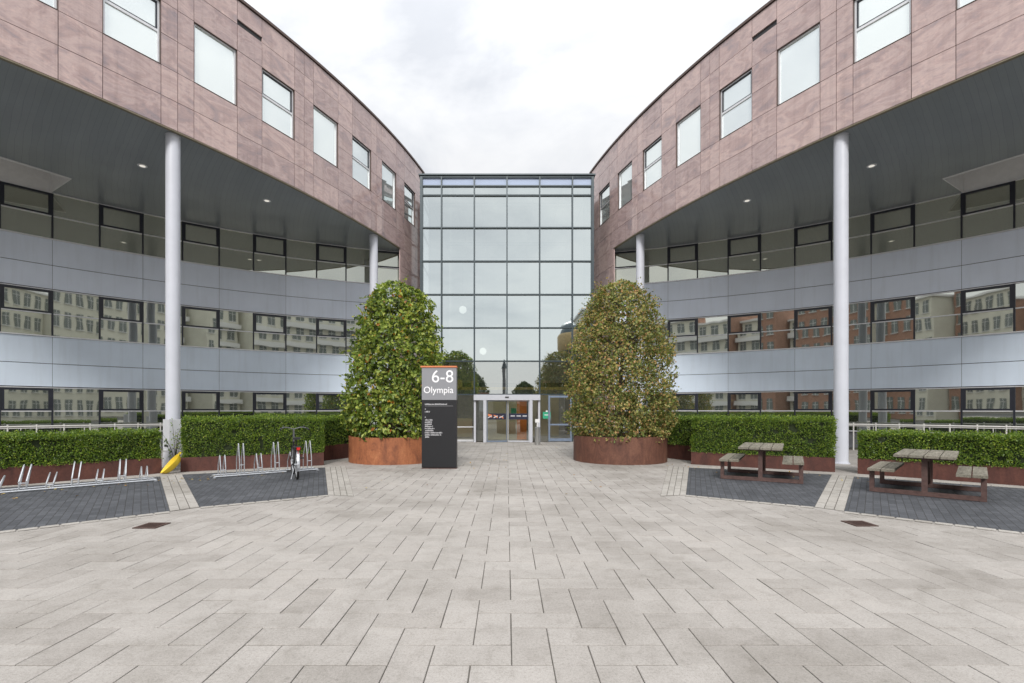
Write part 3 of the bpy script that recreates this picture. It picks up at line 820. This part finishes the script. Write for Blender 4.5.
def interp(prof,z):
    for (z0,r0),(z1,r1) in zip(prof,prof[1:]):
        if z0<=z<=z1: return r0+(r1-r0)*(z-z0)/(z1-z0)
    return 0
def limb(mb,p,d,length,r0,rnd,depth,pts_out):
    pts=[p];dirn=d.normalized();n=5
    for i in range(n):
        dirn=(dirn+rv(rnd)*.16+Vector((0,0,.06))).normalized(); pts.append(pts[-1]+dirn*length/n)
    mb.tube(pts,r0,6,radii=[r0*(1-.75*i/n) for i in range(n+1)])
    pts_out.extend(pts[2:])
    if depth>0:
        for k in range(3):
            i=rnd.randint(2,n); limb(mb,pts[i],(dirn+rv(rnd)*.9),length*.55,r0*.45,rnd,depth-1,pts_out)
def tree(x,y,zb,prof,label,cat_name,mat,nleaf,lsize,seed,shell=.62,hole=-.22,group=None,trunk_r=.11,lw=.62,droop=.3):
    rnd=random.Random(seed)
    ztop=prof[-1][0]; z0=prof[0][0]
    t=thing(cat_name,label,'tree',(x,y,zb),group)
    mb=MB(); pts=[]
    H=ztop-zb
    tp=[Vector((x+rnd.uniform(-.04,.04)*i,y+rnd.uniform(-.04,.04)*i,zb+H*.92*i/6)) for i in range(7)]
    mb.tube(tp,trunk_r,8,radii=[trunk_r*(1-.85*i/6) for i in range(7)])
    nl=26
    for k in range(nl):
        z=z0+(ztop-z0)*(.03+.86*k/nl); a=k*2.4+rnd.uniform(-.3,.3)
        f=(z-zb)/H*6/.92; i=min(5,int(f)); p=tp[i].lerp(tp[i+1],min(1,f-i))
        rr=interp(prof,z)
        limb(mb,p,Vector((math.cos(a),math.sin(a),.35)),rr*.72,trunk_r*.30,rnd,1,pts)
    mb.build('trunk',BARK,t)
    # clumps: leaves sit in sprays so the crown shows light and dark lumps
    V=[];F=[]
    made=0; tries=0
    while made<nleaf and tries<nleaf*12:
        tries+=1
        z=z0+(ztop-z0)*rnd.random(); rr=interp(prof,z)
        if rnd.random()>rr/1.85+.15: continue
        a=rnd.uniform(0,2*math.pi); rad=math.sqrt(rnd.uniform(shell*shell if rnd.random()<.85 else 0.05,1.0))
        dirv=Vector((math.cos(a),math.sin(a),0))
        q=Vector((math.cos(a)*rr,math.sin(a)*rr,z))
        lump=noise.noise(q*1.25+Vector((seed,0,0)))*.17+noise.noise(q*3.1+Vector((0,seed,0)))*.20
        rad2=rad*(1+lump)
        rad2*=1+.16*noise.noise(Vector((math.cos(a)*1.3,math.sin(a)*1.3,z*.75))+Vector((seed*1.7,0,0)))
        p=Vector((x,y,0))+dirv*rr*rad2+Vector((0,0,z+lump*.35))
        h=noise.noise(p*2.3+Vector((seed*3,0,0)))+.5*noise.noise(p*5.2)
        if h<hole: continue
        no=(dirv+Vector((0,0,.35+1.2*max(0,(z-z0)/(ztop-z0)-.75)*3))+rv(rnd)*.75)
        dr=dirv*.5+rv(rnd)*.9+Vector((0,0,-droop))
        s=lsize*rnd.uniform(.6,1.3)
        leafquad(V,F,p,dr,no,s,s*lw,.22); made+=1
    # stray shoots past the outline
    for _ in range(nleaf//220):
        z=z0+(ztop-z0)*rnd.random()**.7; rr=interp(prof,z); a=rnd.uniform(0,2*math.pi)
        base=Vector((x+math.cos(a)*rr*.95,y+math.sin(a)*rr*.95,z)); d=Vector((math.cos(a)*.7,math.sin(a)*.7,.75)) if rnd.random()<.6 else Vector((math.cos(a),math.sin(a),-.1))
        for k in range(6):
            p=base+d*(.05*k)+rv(rnd)*.03; leafquad(V,F,p,d+rv(rnd)*.7,rv(rnd),lsize*.8,lsize*.5)
    leafmesh('crown',V,F,mat,t)
    return t
tree(-3.55,15.5,.72,[(.68,1.40),(1.2,1.56),(1.95,1.58),(3.5,1.42),(4.2,1.26),(4.75,1.10),(5.2,.90),(5.5,.58),(5.66,.22)],
     'dense green clipped tree with a few orange leaves in the orange planter','clipped_tree',LF_L,17000,.135,5,hole=-.30,group='clipped trees in round planters')
tree(3.60,15.5,.72,[(.50,1.30),(.8,1.55),(1.3,1.68),(1.95,1.76),(2.6,1.70),(3.6,1.50),(4.4,1.26),(5.0,1.05),(5.4,.78),(5.68,.30)],
     'yellow brown autumn tree with sparse small leaves in the dark planter','clipped_tree',LF_R,30000,.086,9,hole=-.26,group='clipped trees in round planters',shell=.55,lw=.7)

# ------------------------------------------------------------------ sign
def fit_text(txt,x0,x1,z0,z1,y,mat,parent,name='lettering',extr=.004,off=0.0):
    cu=bpy.data.curves.new('t','FONT'); cu.body=txt; cu.extrude=.01; cu.offset=off
    o=bpy.data.objects.new('t',cu); COL.objects.link(o); bpy.context.view_layer.update()
    me=bpy.data.meshes.new_from_object(o.evaluated_get(bpy.context.evaluated_depsgraph_get()))
    bpy.data.objects.remove(o)
    xs=[v.co.x for v in me.vertices]; ys=[v.co.y for v in me.vertices]
    ax,bx,ay,by=min(xs),max(xs),min(ys),max(ys)
    for v in me.vertices:
        X=x0+(v.co.x-ax)/(bx-ax)*(x1-x0); Z=z0+(v.co.y-ay)/(by-ay)*(z1-z0); Y=y-(v.co.z+.01)/.02*extr
        v.co=(X,Y,Z)
    me.materials.clear(); me.materials.append(mat)
    q=bpy.data.objects.new(name,me); COL.objects.link(q); q.parent=parent
    return q
def sign():
    cx,cy=-1.845,13.27; w,dp=.945,.24
    t=thing('totem_sign','dark totem sign with silver head reading 6-8 Olympia beside the green tree','sign',(cx,cy,0))
    yf=cy-dp/2
    m=MB(); m.box((cx,cy,.012),(w+.01,dp+.01,.024)); m.build('base_plinth',BROWNST,t)
    m=MB(); m.box((cx,cy,.955),(w,dp,1.83)); m.build('lower_panel',SIGND,t)
    m=MB(); m.box((cx,cy,2.315),(w-.006,dp-.006,.88)); up=m.build('upper_panel',SIGNS,t)
    m=MB(); m.box((cx-.012,cy,2.778),(w+.04,dp+.04,.04)); m.build('orange_cap',ORNG,t)
    ppm=13.15/484
    px=lambda x:(x-507)*ppm
    pz=lambda y:1.6+(410-y)*ppm
    fit_text('6-8',px(432),px(453.3),pz(382.5),pz(370.2),yf+.003,LETT,up,off=.0)
    fit_text('Olympia',px(423.8),px(453.4),pz(395.2),pz(386.6),yf+.003,LETT,up,off=.004)
    # the tenant list is too small to read in the photo: short rows of letter-sized strokes
    rnd=random.Random(4); m=MB()
    def row(x0,x1,y,hpx):
        x=x0
        while x<x1:
            wd=rnd.uniform(.28,.62)
            if rnd.random()<.12: x+=wd*.7; continue
            tall=hpx*(1 if rnd.random()<.35 else .7)
            m.box((px(x+wd/2),yf-.002,pz(y)+tall*ppm/2),(wd*ppm*.62,.003,tall*ppm)); x+=wd
    row(424.6,446.5,404.9,1.5)
    m.box((px(439),yf-.002,pz(406.0)),(28*ppm,.003,.004))
    row(424.8,425.7,409.6,1.5); row(424.8,429.8,412.4,1.5); row(424.8,425.7,417.7,1.5)
    for k,e in enumerate((432.5,431.8,431.5,432.6,434.5,433.2,442,441.5,429)): row(424.8,e,420.6+k*2.13,1.5)
    q=m.build('tenant_list',LETG,t)
sign()

# ------------------------------------------------------------------ picnic tables
def picnic():
    t=thing('picnic_table','weathered wood picnic table on brown steel frame, the larger and nearer one','picnic table',(0,0,0),'picnic tables on dark paving',local=True)
    def planks(name,x0,x1,n,z,ln,par=None):
        m=MB(); w=(x1-x0)/n
        for i in range(n):
            e=random.uniform(-.01,.01)
            m.box((x0+w*(i+.5),e,z+random.uniform(-.002,.002)),(w-.016,ln,.045))
        return m.build(name,WOOD,t)
    planks('tabletop',-.44,.44,4,.742,1.86)
    planks('seat',-.84,-.42,2,.445,1.80); planks('seat',.42,.84,2,.445,1.80)
    for y in (-.70,.70):
        m=MB(); m.box((0,y,.045),(1.64,.078,.078))
        for sx in (-1,1):
            m.box((sx*.782,y,.246),(.075,.077,.324))
        m.box((0,y,.386),(.085,.079,.604)); m.box((0,y,.70),(.80,.07,.035))
        for sx in (-1,1): m.box((sx*.63,y,.415),(.38,.07,.012))
        m.build('steel_frame',BROWNST,t)
    m=MB()
    for y0,y1 in ((-.645,-.25),(.645,.25)):
        m.tube([(0,y0,.11),(0,y1,.64)],.022,6)
    m.box((0,0,.64),(.06,.9,.05)); m.build('brace',BROWNST,t)
    return t
pt=picnic()
pt.location=(8.20,9.44,.006); pt.rotation_euler=(0,0,math.atan2(-1.09,1.12))
dup(pt,(6.03,11.44,.006),math.atan2(-.78,1.32),'weathered wood picnic table on brown steel frame, the smaller and farther one')

# ------------------------------------------------------------------ bike racks
def rack(p0,p1,n,first_tall,ht,hs,lean,label,sep=.36,skew=0):
    a=Vector((*p0,0));b=Vector((*p1,0)); d=(b-a).normalized(); nn=Vector((-d.y,d.x,0))
    if nn.y<0: nn=-nn
    c=(a+b)/2
    t=thing('bike_rack',label,'bike rack',(c.x,c.y,0),'galvanised bike racks')
    r=.019; Z=Vector((0,0,1)); zb=.006
    m=MB(); g=.035
    m.tube([a+Z*g,b+Z*g],r,8); m.tube([a+nn*sep+Z*g,b+nn*sep+Z*g],r,8)
    for p in (a,b,(a+b)/2): m.tube([p+Z*(g)+nn*r,p+nn*(sep-r)+Z*g],r,8); 
    for p in (a,b,a+nn*sep,b+nn*sep): m.box((p.x,p.y,.013),(.06,.06,.014))
    m.build('base_frame',GALV,t)
    Lr=(b-a).length
    for i in range(n):
        tall=(i%2==0)==first_tall; h=ht if tall else hs
        base=a+d*(Lr*(i+.45)/n)
        m=MB()
        for o in (-.052,.052):
            q=base+d*o
            top=h
            k=d*skew*(1-.75*i/n)
            pts=[q+Z*(g+r),q+Z*(h*.42),q+nn*(lean*.45)+k*.5+Z*(h*.70),q+nn*lean*.9+k+Z*(h*.97),q+nn*(lean+.02)+k*1.1+Z*h,q+nn*(lean+.05)+k*1.1+Z*(h*.95),q+nn*(sep-.0)+k*.5+Z*(h*.5),q+nn*sep+Z*(g+r)]
            m.tube(pts,.0125,7)
        m.tube([base-d*.052+Z*h*.35,base+d*.052+Z*h*.35],.009,6)
        m.build('wheel_holder',GALV,t)
rack((-10.35,8.48),(-7.87,10.86),9,False,.51,.32,.30,'long low grey bike rack empty before the rusty trough',skew=.085)
rack((-6.84,11.32),(-5.0,12.8),6,False,.78,.52,.12,'taller grey bike rack holding one parked bicycle')

# ------------------------------------------------------------------ bicycle
def bicycle(loc,ang,label):
    t=thing('bicycle',label,'bicycle',loc,local=True,rz=ang)
    # local: x forward, z up; rear contact at x=0
    r=.335
    def wheel(cx,name):
        m=MB(); m.tube([(cx+r*math.cos(a),0,r+.0+r*math.sin(a)) for a in [2*math.pi*i/36 for i in range(36)]],.026,8,closed=True)
        w=m.build(name,RUBB,t)
        m=MB(); rr=r-.03; m.tube([(cx+rr*math.cos(a),0,r+rr*math.sin(a)) for a in [2*math.pi*i/36 for i in range(36)]],.010,6,closed=True)
        for i in range(18):
            a=2*math.pi*i/18; m.tube([(cx+.02*math.cos(a+.5),.02*(-1)**i,r+.02*math.sin(a+.5)),(cx+rr*math.cos(a),0,r+rr*math.sin(a))],.0016,4)
        m.tube([(cx,-.055,r),(cx,.055,r)],.022,8); m.build('rim',GALV,w)
    wheel(0,'rear_wheel'); wheel(1.07,'front_wheel')
    m=MB(); bb=(.44,0,.29); st=(.22,0,.78); hd=(.86,0,.82); hl=(.91,0,.66)
    m.tube([bb,st],.023,8); m.tube([(.25,0,.70),hl],.022,8); m.tube([bb,hl],.025,8); m.tube([hd,hl],.026,8)
    for o in (-.055,.055):
        m.tube([(0,o,r),(.40,o*.5,.29)],.010,6); m.tube([(0,o,r),(.235,o*.3,.74)],.009,6); m.tube([(1.07,o,r),(.925,o*.9,.64)],.012,6)
    m.build('frame',BLACK,t)
    for cx,a0,a1,n in ((0,20,200,'mudguard'),(1.07,10,150,'mudguard')):
        m=MB(); R2=r+.035
        ps=[(cx+R2*math.cos(R(a0+(a1-a0)*i/14)),r+R2*math.sin(R(a0+(a1-a0)*i/14))) for i in range(15)]
        for (xa,za),(xb,zb) in zip(ps,ps[1:]): m.add([(xa,-.028,za-.006),(xa,0,za+.006),(xa,.028,za-.006),(xb,-.028,zb-.006),(xb,0,zb+.006),(xb,.028,zb-.006)],[(0,1,4,3),(1,2,5,4)])
        m.build(n,GALV if cx==0 else BLACK,t,recalc=False)
    m=MB(); prof=[(-.13,.085,.05),(-.08,.10,.06),(0,.075,.055),(.08,.035,.04),(.15,.02,.03)]
    vs=[];fs=[]
    for (x,w,h) in prof:
        for k in range(8):
            a=2*math.pi*k/8; vs.append((.17+x,w*math.cos(a),.93+h*.55*math.sin(a)))
    for i in range(4):
        for k in range(8): fs.append((i*8+k,i*8+(k+1)%8,(i+1)*8+(k+1)%8,(i+1)*8+k))
    fs+=[tuple(range(8)),tuple(range(32,40))]; m.add(vs,fs,0,True); m.tube([(.215,0,.77),(.18,0,.90)],.013,8); m.build('saddle',BLACK,t)
    m=MB(); m.tube([(.66,-.31,1.12),(.74,-.29,1.15),(.85,-.16,1.17),(.87,0,1.12),(.85,.16,1.17),(.74,.29,1.15),(.66,.31,1.12)],.012,8); m.tube([hd,(.86,0,1.12)],.022,8)
    hb=m.build('handlebar',BARSTEEL,t)
    m=MB()
    for sy in (-1,1): m.tube([(.62,sy*.315,1.115),(.74,sy*.29,1.15)],.021,8); m.tube([(.80,sy*.22,1.16),(.88,sy*.24,1.20)],.018,6)
    m.build('grips',BLACK,hb)
    m=MB(); m.box((-.33,0,.72),(.03,.07,.06)); m.tube([(-.315,0,.70),(-.28,0,.60)],.008,6); m.build('rear_light',REDL,t)
    m=MB(); m.box((-.05,0,.745),(.5,.15,.012)); 
    for sy in (-.06,.06): m.tube([(-.22,sy,.74),(0,sy*.9,.34)],.006,5)
    m.build('luggage_rack',BLACK,t)
    m=MB(); m.tube([(.44,-.08,.29),(.44,.08,.29)],.018,8); m.tube([(.44,.08,.29),(.50,.09,.14)],.011,6); m.tube([(.44,-.08,.29),(.38,-.09,.44)],.011,6)
    m.box((.51,.14,.135),(.09,.09,.022)); m.box((.37,-.14,.445),(.09,.09,.022)); m.build('crankset',BLACK,t)
    m=MB(); m.lathe((0,0,0),[(.001,0),(.09,0)],20)
    m=MB(); m.box((.22,-.05,.32),(.56,.03,.15)); m.build('chain_guard',BLACK,t)
    m=MB(); m.tube([(.02,.05,.30),(-.06,.13,.008)],.009,6); m.build('kickstand',GALV,t)
    return t
bicycle((-4.86,11.20,.006),math.atan2(.88,-.475),'black city bicycle seen from behind in the taller bike rack')

# ------------------------------------------------------------------ column cabinet, yellow tub, drains, bin, railing
t=thing('post_cabinet','grey metal post cabinet with a letter slot against the left white column','cabinet',(-9.42,13.55,0))
m=MB(); m.box((-9.42,13.62,.67),(.44,.30,1.34),R(-35)); m.build('body',plain('cabinet_grey',(.56,.57,.60),.45,.0,var=.05),t)
m=MB(); cr,sr=math.cos(R(-35)),math.sin(R(-35))
def cp(x,y,z): return (-9.42+x*cr-y*sr,13.62+x*sr+y*cr,z)
m.box(cp(0.02,-.153,.60),(.26,.012,.05),R(-35)); m.build('letter_slot',BLACK,t)
m=MB(); m.box(cp(0.02,-.157,.47),(.36,.014,.05),R(-35)); m.build('flap',SILV,t)

def tub():
    t=thing('yellow_tub','yellow plastic tub tipped on its side between two troughs','tub',(-8.53,12.2,.006))
    m=MB(); n=28
    # flexible bowl squashed to a long oval, rim facing up and to the camera
    nrm=Vector((-.46,-.64,.61)).normalized(); ex=Vector((.57,.40,.72)); ex=(ex-nrm*ex.dot(nrm)).normalized(); ey=nrm.cross(ex)
    c=Vector((-8.47,12.15,.25)); vs=[];fs=[]
    prof=[(1.0,.0),(1.05,-.005),(1.0,-.06),(.88,-.16),(.66,-.24),(.3,-.27),(.01,-.28)]
    pin=[(.97,-.008),(.86,-.13),(.6,-.21),(.01,-.245)]
    def ring(k,h): return [c+ex*(.285*k*math.cos(a))+ey*(.135*k*math.sin(a)*(1+.25*math.cos(a)))+nrm*(h*.60) for a in [2*math.pi*i/n for i in range(n)]]
    rows=[ring(k,h) for k,h in list(reversed(pin))+prof]
    for rr in rows: vs+=rr
    for i in range(len(rows)-1):
        for j in range(n): fs.append((i*n+j,i*n+(j+1)%n,(i+1)*n+(j+1)%n,(i+1)*n+j))
    m.add(vs,fs,0,True)
    zmin=min(v.z for v in vs); m.v=[(x,y,z-zmin+.006) for x,y,z in m.v]
    m.build('bowl',YELL,t)
    m=MB(); a=c+ex*.30-nrm*.01; a=a+Vector((0,0,-zmin+.006)); m.tube([a-ey*.05,a+ex*.05-ey*.03,a+ex*.05+ey*.03,a+ey*.05],.012,6); m.build('handle',YELL,t)
tub()

def shrub(x,y,label,seed):
    rnd=random.Random(seed); t=thing('small_shrub',label,'plant',(x,y,0)); m=MB(); V=[];F=[]
    for k in range(9):
        a=rnd.uniform(0,6.28); h=rnd.uniform(.8,1.35); sp=rnd.uniform(.08,.3)
        pts=[Vector((x,y,0))+Vector((math.cos(a)*sp*u*u,math.sin(a)*sp*u*u,h*u)) for u in (0,.3,.6,.8,1)]
        m.tube(pts,.006,5,radii=[.007,.006,.005,.004,.002])
        for q in range(16):
            u=rnd.uniform(.4,1); p=pts[0].lerp(pts[-1],u)+rv(rnd)*.05; leafquad(V,F,p,rv(rnd)+Vector((0,0,.3)),rv(rnd),.07,.03)
    m.build('stems',BARK,t); leafmesh('leaves',V,F,LF_H,t)
shrub(-9.05,13.2,'thin wispy shrub growing before the grey post cabinet',3)

def drain(x,y,label,rz):
    t=thing('drain_cover',label,'drain cover',(x,y,0),'rusty drain covers in the paving'); m=MB(); S=.31
    for o in (-1,1):
        m.box((x+o*(S/2-.02)*math.cos(rz),y+o*(S/2-.02)*math.sin(rz),.006),(.04,S,.012),rz)
        m.box((x-o*(S/2-.02)*math.sin(rz),y+o*(S/2-.02)*math.cos(rz),.006),(S-.082,.04,.012),rz)
    m.build('frame',RUST,t)
    m=MB(); m.box((x,y,.002),(S-.08,S-.08,.006),rz)
    for i in range(-5,6):
        u=i*.028; m.box((x+u*math.cos(rz),y+u*math.sin(rz),.0075),(.013,S-.085,.005),rz)
    m.build('grate',RUST,t)
drain(-4.90,6.68,'rusty square drain cover in the pale paving on the bike rack side',R(0))
drain(4.95,6.80,'rusty square drain cover in the pale paving on the picnic table side',R(0))

t=thing('litter_bin','slim steel ash bin with white top beside the entrance door','bin',(1.40,22.3,0))
m=MB(); m.lathe((1.40,22.3,0),[(.001,0),(.125,0),(.125,.03),(.115,.035),(.115,.74),(.125,.745),(.125,.80),(.10,.81),(.001,.81)],24); m.build('body',STEEL,t)
m=MB(); m.box((1.40,22.33,.98),(.05,.04,.34)); m.box((1.40,22.30,1.10),(.20,.02,.16)); m.build('white_head',WPAINT,t)
m=MB(); m.lathe((1.40,22.3,.81),[(.001,.012),(.07,.012),(.085,.0)],20); m.build('ash_tray',BLACK,t)

def railing(s,label):
    t=thing('guard_railing',label,'railing',(s*14,17,0),'white guard railings before the curved facades')
    o=1.55; a0,a1=30,54; n=14; m=MB(s)
    P=lambda a,z:FR(a,o,z)
    m.tube([P(a0+(a1-a0)*i/24,1.03) for i in range(25)],.030,8)
    m.tube([FR(a0+(a1-a0)*i/24,.8,.95) for i in range(25)],.016,8)
    for i in range(0,25,4): m.tube([FR(a0+(a1-a0)*i/24,.8,.95),FR(a0+(a1-a0)*i/24,.8,0)],.014,6)
    m.build('handrails',FENCEW,t)
    for i in range(n):
        a=a0+(a1-a0)*(i+.5)/n; m=MB(s); m.tube([P(a,0),P(a,1.10)],.024,8); m.build('post',FENCEW,t)
railing(-1,'white guard railing behind the low hedge on the bike rack side')
railing(1,'white guard railing behind the low hedge on the picnic table side')

# fallen leaves
V=[];F=[]; rnd=random.Random(8)
for _ in range(150):
    k=rnd.random()
    if k<.4: x,y=rnd.uniform(-10,-5.5),0; y=8.9+(x+10)*.75+rnd.gauss(0,.5)
    elif k<.7: x=rnd.uniform(-4,4); y=rnd.uniform(9,22)
    else: x=rnd.uniform(4.5,9.5); y=16.9-x*.72+rnd.gauss(0,.6)
    leafquad(V,F,Vector((x,y,.022)),Vector((rnd.uniform(-1,1),rnd.uniform(-1,1),rnd.uniform(-.1,.2))),Vector((rnd.uniform(-.3,.3),rnd.uniform(-.3,.3),1)),.06,.04,.15)
o=leafmesh('fallen_leaves',V,F,FALLEN,None); o['kind']='stuff'

# ------------------------------------------------------------------ the street behind the camera (seen mirrored in the glass)
def block(x0,x1,y,h,dep,floors,nw,mat,label,bands=False,ground=CREAM):
    c=((x0+x1)/2,y-dep/2,0); t=thing('street_building',label,'building',c,'buildings mirrored in the windows')
    m=MB(); m.box((c[0],c[1],h/2),(x1-x0,dep,h)); m.build('wall',mat,t)
    m=MB(); m.box((c[0],c[1],h+.2),(x1-x0+.8,dep+.8,.4)); m.build('cornice',WPAINT,t)
    fh=h/floors
    if bands:
        for f in range(1,floors):
            m=MB(); m.box((c[0],y+.5,f*fh-.1),(x1-x0,1.0,1.0)); m.build('balcony',WPAINT,t)
    first=None
    for f in range(floors):
        for k in range(nw):
            x=x0+(x1-x0)*(k+.5)/nw; z=f*fh+fh*.55
            if first is None:
                m=MB(); w=(x1-x0)/nw*.55; hh=fh*.62
                m.box((0,0,0),(w,.08,hh)); first=m.build('window',DWIN,t); first.matrix_parent_inverse=Matrix.Identity(4)
                fr=MB(); fr.box((0,.05,0),(.08,.06,hh)); fr.box((0,.05,hh*.22),(w,.05,.07)); fr.box((0,.06,-hh/2),(w+.3,.2,.12)); fo=fr.build('frame',WPAINT,first)
                o=first
            else:
                o=first.copy(); COL.objects.link(o); o.parent=t
                g=fo.copy(); COL.objects.link(g); g.parent=o
            o.location=(x-c[0],y+.05-c[1],z)
block(17,44,-58,24,14,6,9,CREAM,'cream building with white balconies mirrored in the left wing',True)
block(45,72,-52,25,14,6,11,CREAM,'cream building with tall windows mirrored at the outer end of the left wing')
block(72.5,98,-40,25,14,6,9,CREAM,'corner cream building mirrored at the far left edge')
block(-40,-17,-58,21,14,6,8,CREAM,'cream building with white balconies mirrored in the right wing',True)
block(-58,-40.5,-54,25,14,6,7,BRICK,'orange brick building mirrored in the right wing')
block(-75,-58.5,-50,24,14,6,7,CREAM,'cream building with tall windows mirrored at the outer end of the right wing')
block(-98,-75.5,-40,25,14,6,8,BRICK,'brick corner building mirrored at the far right edge')
tp=[(2.5,3.2),(4,4.6),(6,5.0),(8.5,4.2),(10.2,2.4),(11.2,.6)]
for i,(x,y,k) in enumerate(((-12.5,-50,1.05),(-7.5,-54,.82),(3.5,-56,.72),(9.5,-50,.95),(13.5,-52,1.1))):
    tree(x,y,0,[(z*k,r*k*.8) for z,r in tp],['tall round street tree mirrored at the left edge of the atrium','mid sized street tree mirrored in the atrium glass','lowest street tree mirrored in the atrium glass','broad street tree mirrored right of the entrance','tallest street tree mirrored at the right edge of the atrium'][i],'street_tree',LF_D,2600,.55,40+i,hole=-.3,trunk_r=.22,group='street trees mirrored in the glass')
t=thing('domed_tower','domed tower with a golden band mirrored beside the autumn tree','tower',(15.6,-62,0))
m=MB(); m.lathe((15.6,-62,0),[(2.9,0),(2.9,14.6),(3.9,15.0)],20); m.build('shaft',PLINTH,t)
m=MB(); m.lathe((15.6,-62,15.0),[(3.9,0),(4.1,.6),(4.1,3.4),(3.7,4.0)],24); m.build('golden_band',GOLD,t)
m=MB(); m.lathe((15.6,-62,19.0),[(3.5,0),(3.2,.9),(2.4,1.9),(1.2,2.5),(.01,2.7)],24); m.build('dome',TEAL,t)
t=thing('slim_tower','slim dark tower mirrored above the entrance','tower',(-1.2,-80,0))
m=MB(); m.box((-1.2,-80,6),(.9,.9,12)); m.build('shaft',PLINTH,t); m=MB(); m.lathe((-1.2,-80,12),[(.7,0),(.5,1.0),(.1,2.4)],8); m.build('spire',TEAL,t)

# ------------------------------------------------------------------ light
SUN_EL,SUN_AZ=R(39),R(183)      # azimuth from +Y clockwise: behind the camera
world=bpy.data.worlds.new('World'); scene.world=world; world.use_nodes=True
nt=world.node_tree
for n in list(nt.nodes): nt.nodes.remove(n)
out=nt.nodes.new('ShaderNodeOutputWorld'); bg=N(nt,'ShaderNodeBackground',Strength=.12)
sky=nt.nodes.new('ShaderNodeTexSky'); sky.sky_type='NISHITA'; sky.sun_disc=False; sky.sun_elevation=SUN_EL; sky.sun_rotation=SUN_AZ
sky.air_density=1.2; sky.dust_density=2.5
tc=nt.nodes.new('ShaderNodeTexCoord')
mp=N(nt,'ShaderNodeMapping'); mp.inputs['Scale'].default_value=(1,1,2.2); L(nt,tc.outputs['Generated'],mp.inputs[0])
n1=noise_tex(nt,mp.outputs[0],2.6,6,.55,.5); n2=noise_tex(nt,mp.outputs[0],7,5,.6,.3)
cl=ramp(nt,n1,[(.36,(8.9,9.15,9.65)),(.46,(10.8,10.95,11.25)),(.56,(12.3,12.3,12.35))])
cl=mix(nt,.3,cl,ramp(nt,n2,[(.3,(.86,.87,.89)),(.65,(1.06,1.06,1.06))]),'MULTIPLY')
sx=nt.nodes.new('ShaderNodeSeparateXYZ'); L(nt,tc.outputs['Generated'],sx.inputs[0])
# an overcast sky is brighter towards the zenith
c=mix(nt,1.0,cl,ramp(nt,sx.outputs[2],[(.0,(.37,.37,.37)),(.45,(.362,.362,.362)),(.66,(.50,.50,.50)),(.85,(.85,.85,.85)),(1.0,(1.1,1.1,1.1))]),'MULTIPLY')
c=mix(nt,.95,sky.outputs[0],c)
L(nt,c,bg.inputs[0]); L(nt,bg.outputs[0],out.inputs[0])
sl=bpy.data.lights.new('sun','SUN'); sl.energy=1.5; sl.angle=R(14); sl.color=(1,.965,.92)
so=bpy.data.objects.new('sun',sl); COL.objects.link(so)
dirv=Vector((math.sin(SUN_AZ)*math.cos(SUN_EL),math.cos(SUN_AZ)*math.cos(SUN_EL),math.sin(SUN_EL)))
so.rotation_euler=dirv.to_track_quat('Z','Y').to_euler(); so.location=(0,-20,40)

# ------------------------------------------------------------------ camera
cam=bpy.data.cameras.new('camera'); cam.sensor_width=36; cam.sensor_fit='HORIZONTAL'; cam.lens=484/1024*36
cam.shift_x=5/1024; cam.shift_y=68.5/1024; cam.clip_end=2000; cam.clip_start=.05
co=bpy.data.objects.new('camera',cam); COL.objects.link(co); co.location=(0,0,HGT); co.rotation_euler=(R(90),0,0)
scene.camera=co
scene.view_settings.view_transform='Standard'; scene.view_settings.look='None'; scene.view_settings.exposure=.86; scene.view_settings.gamma=1
scene.view_settings.use_curve_mapping=False
scene.cycles.use_denoising=True
scene.cycles.max_bounces=10; scene.cycles.transparent_max_bounces=12
scene.cycles.sample_clamp_indirect=6
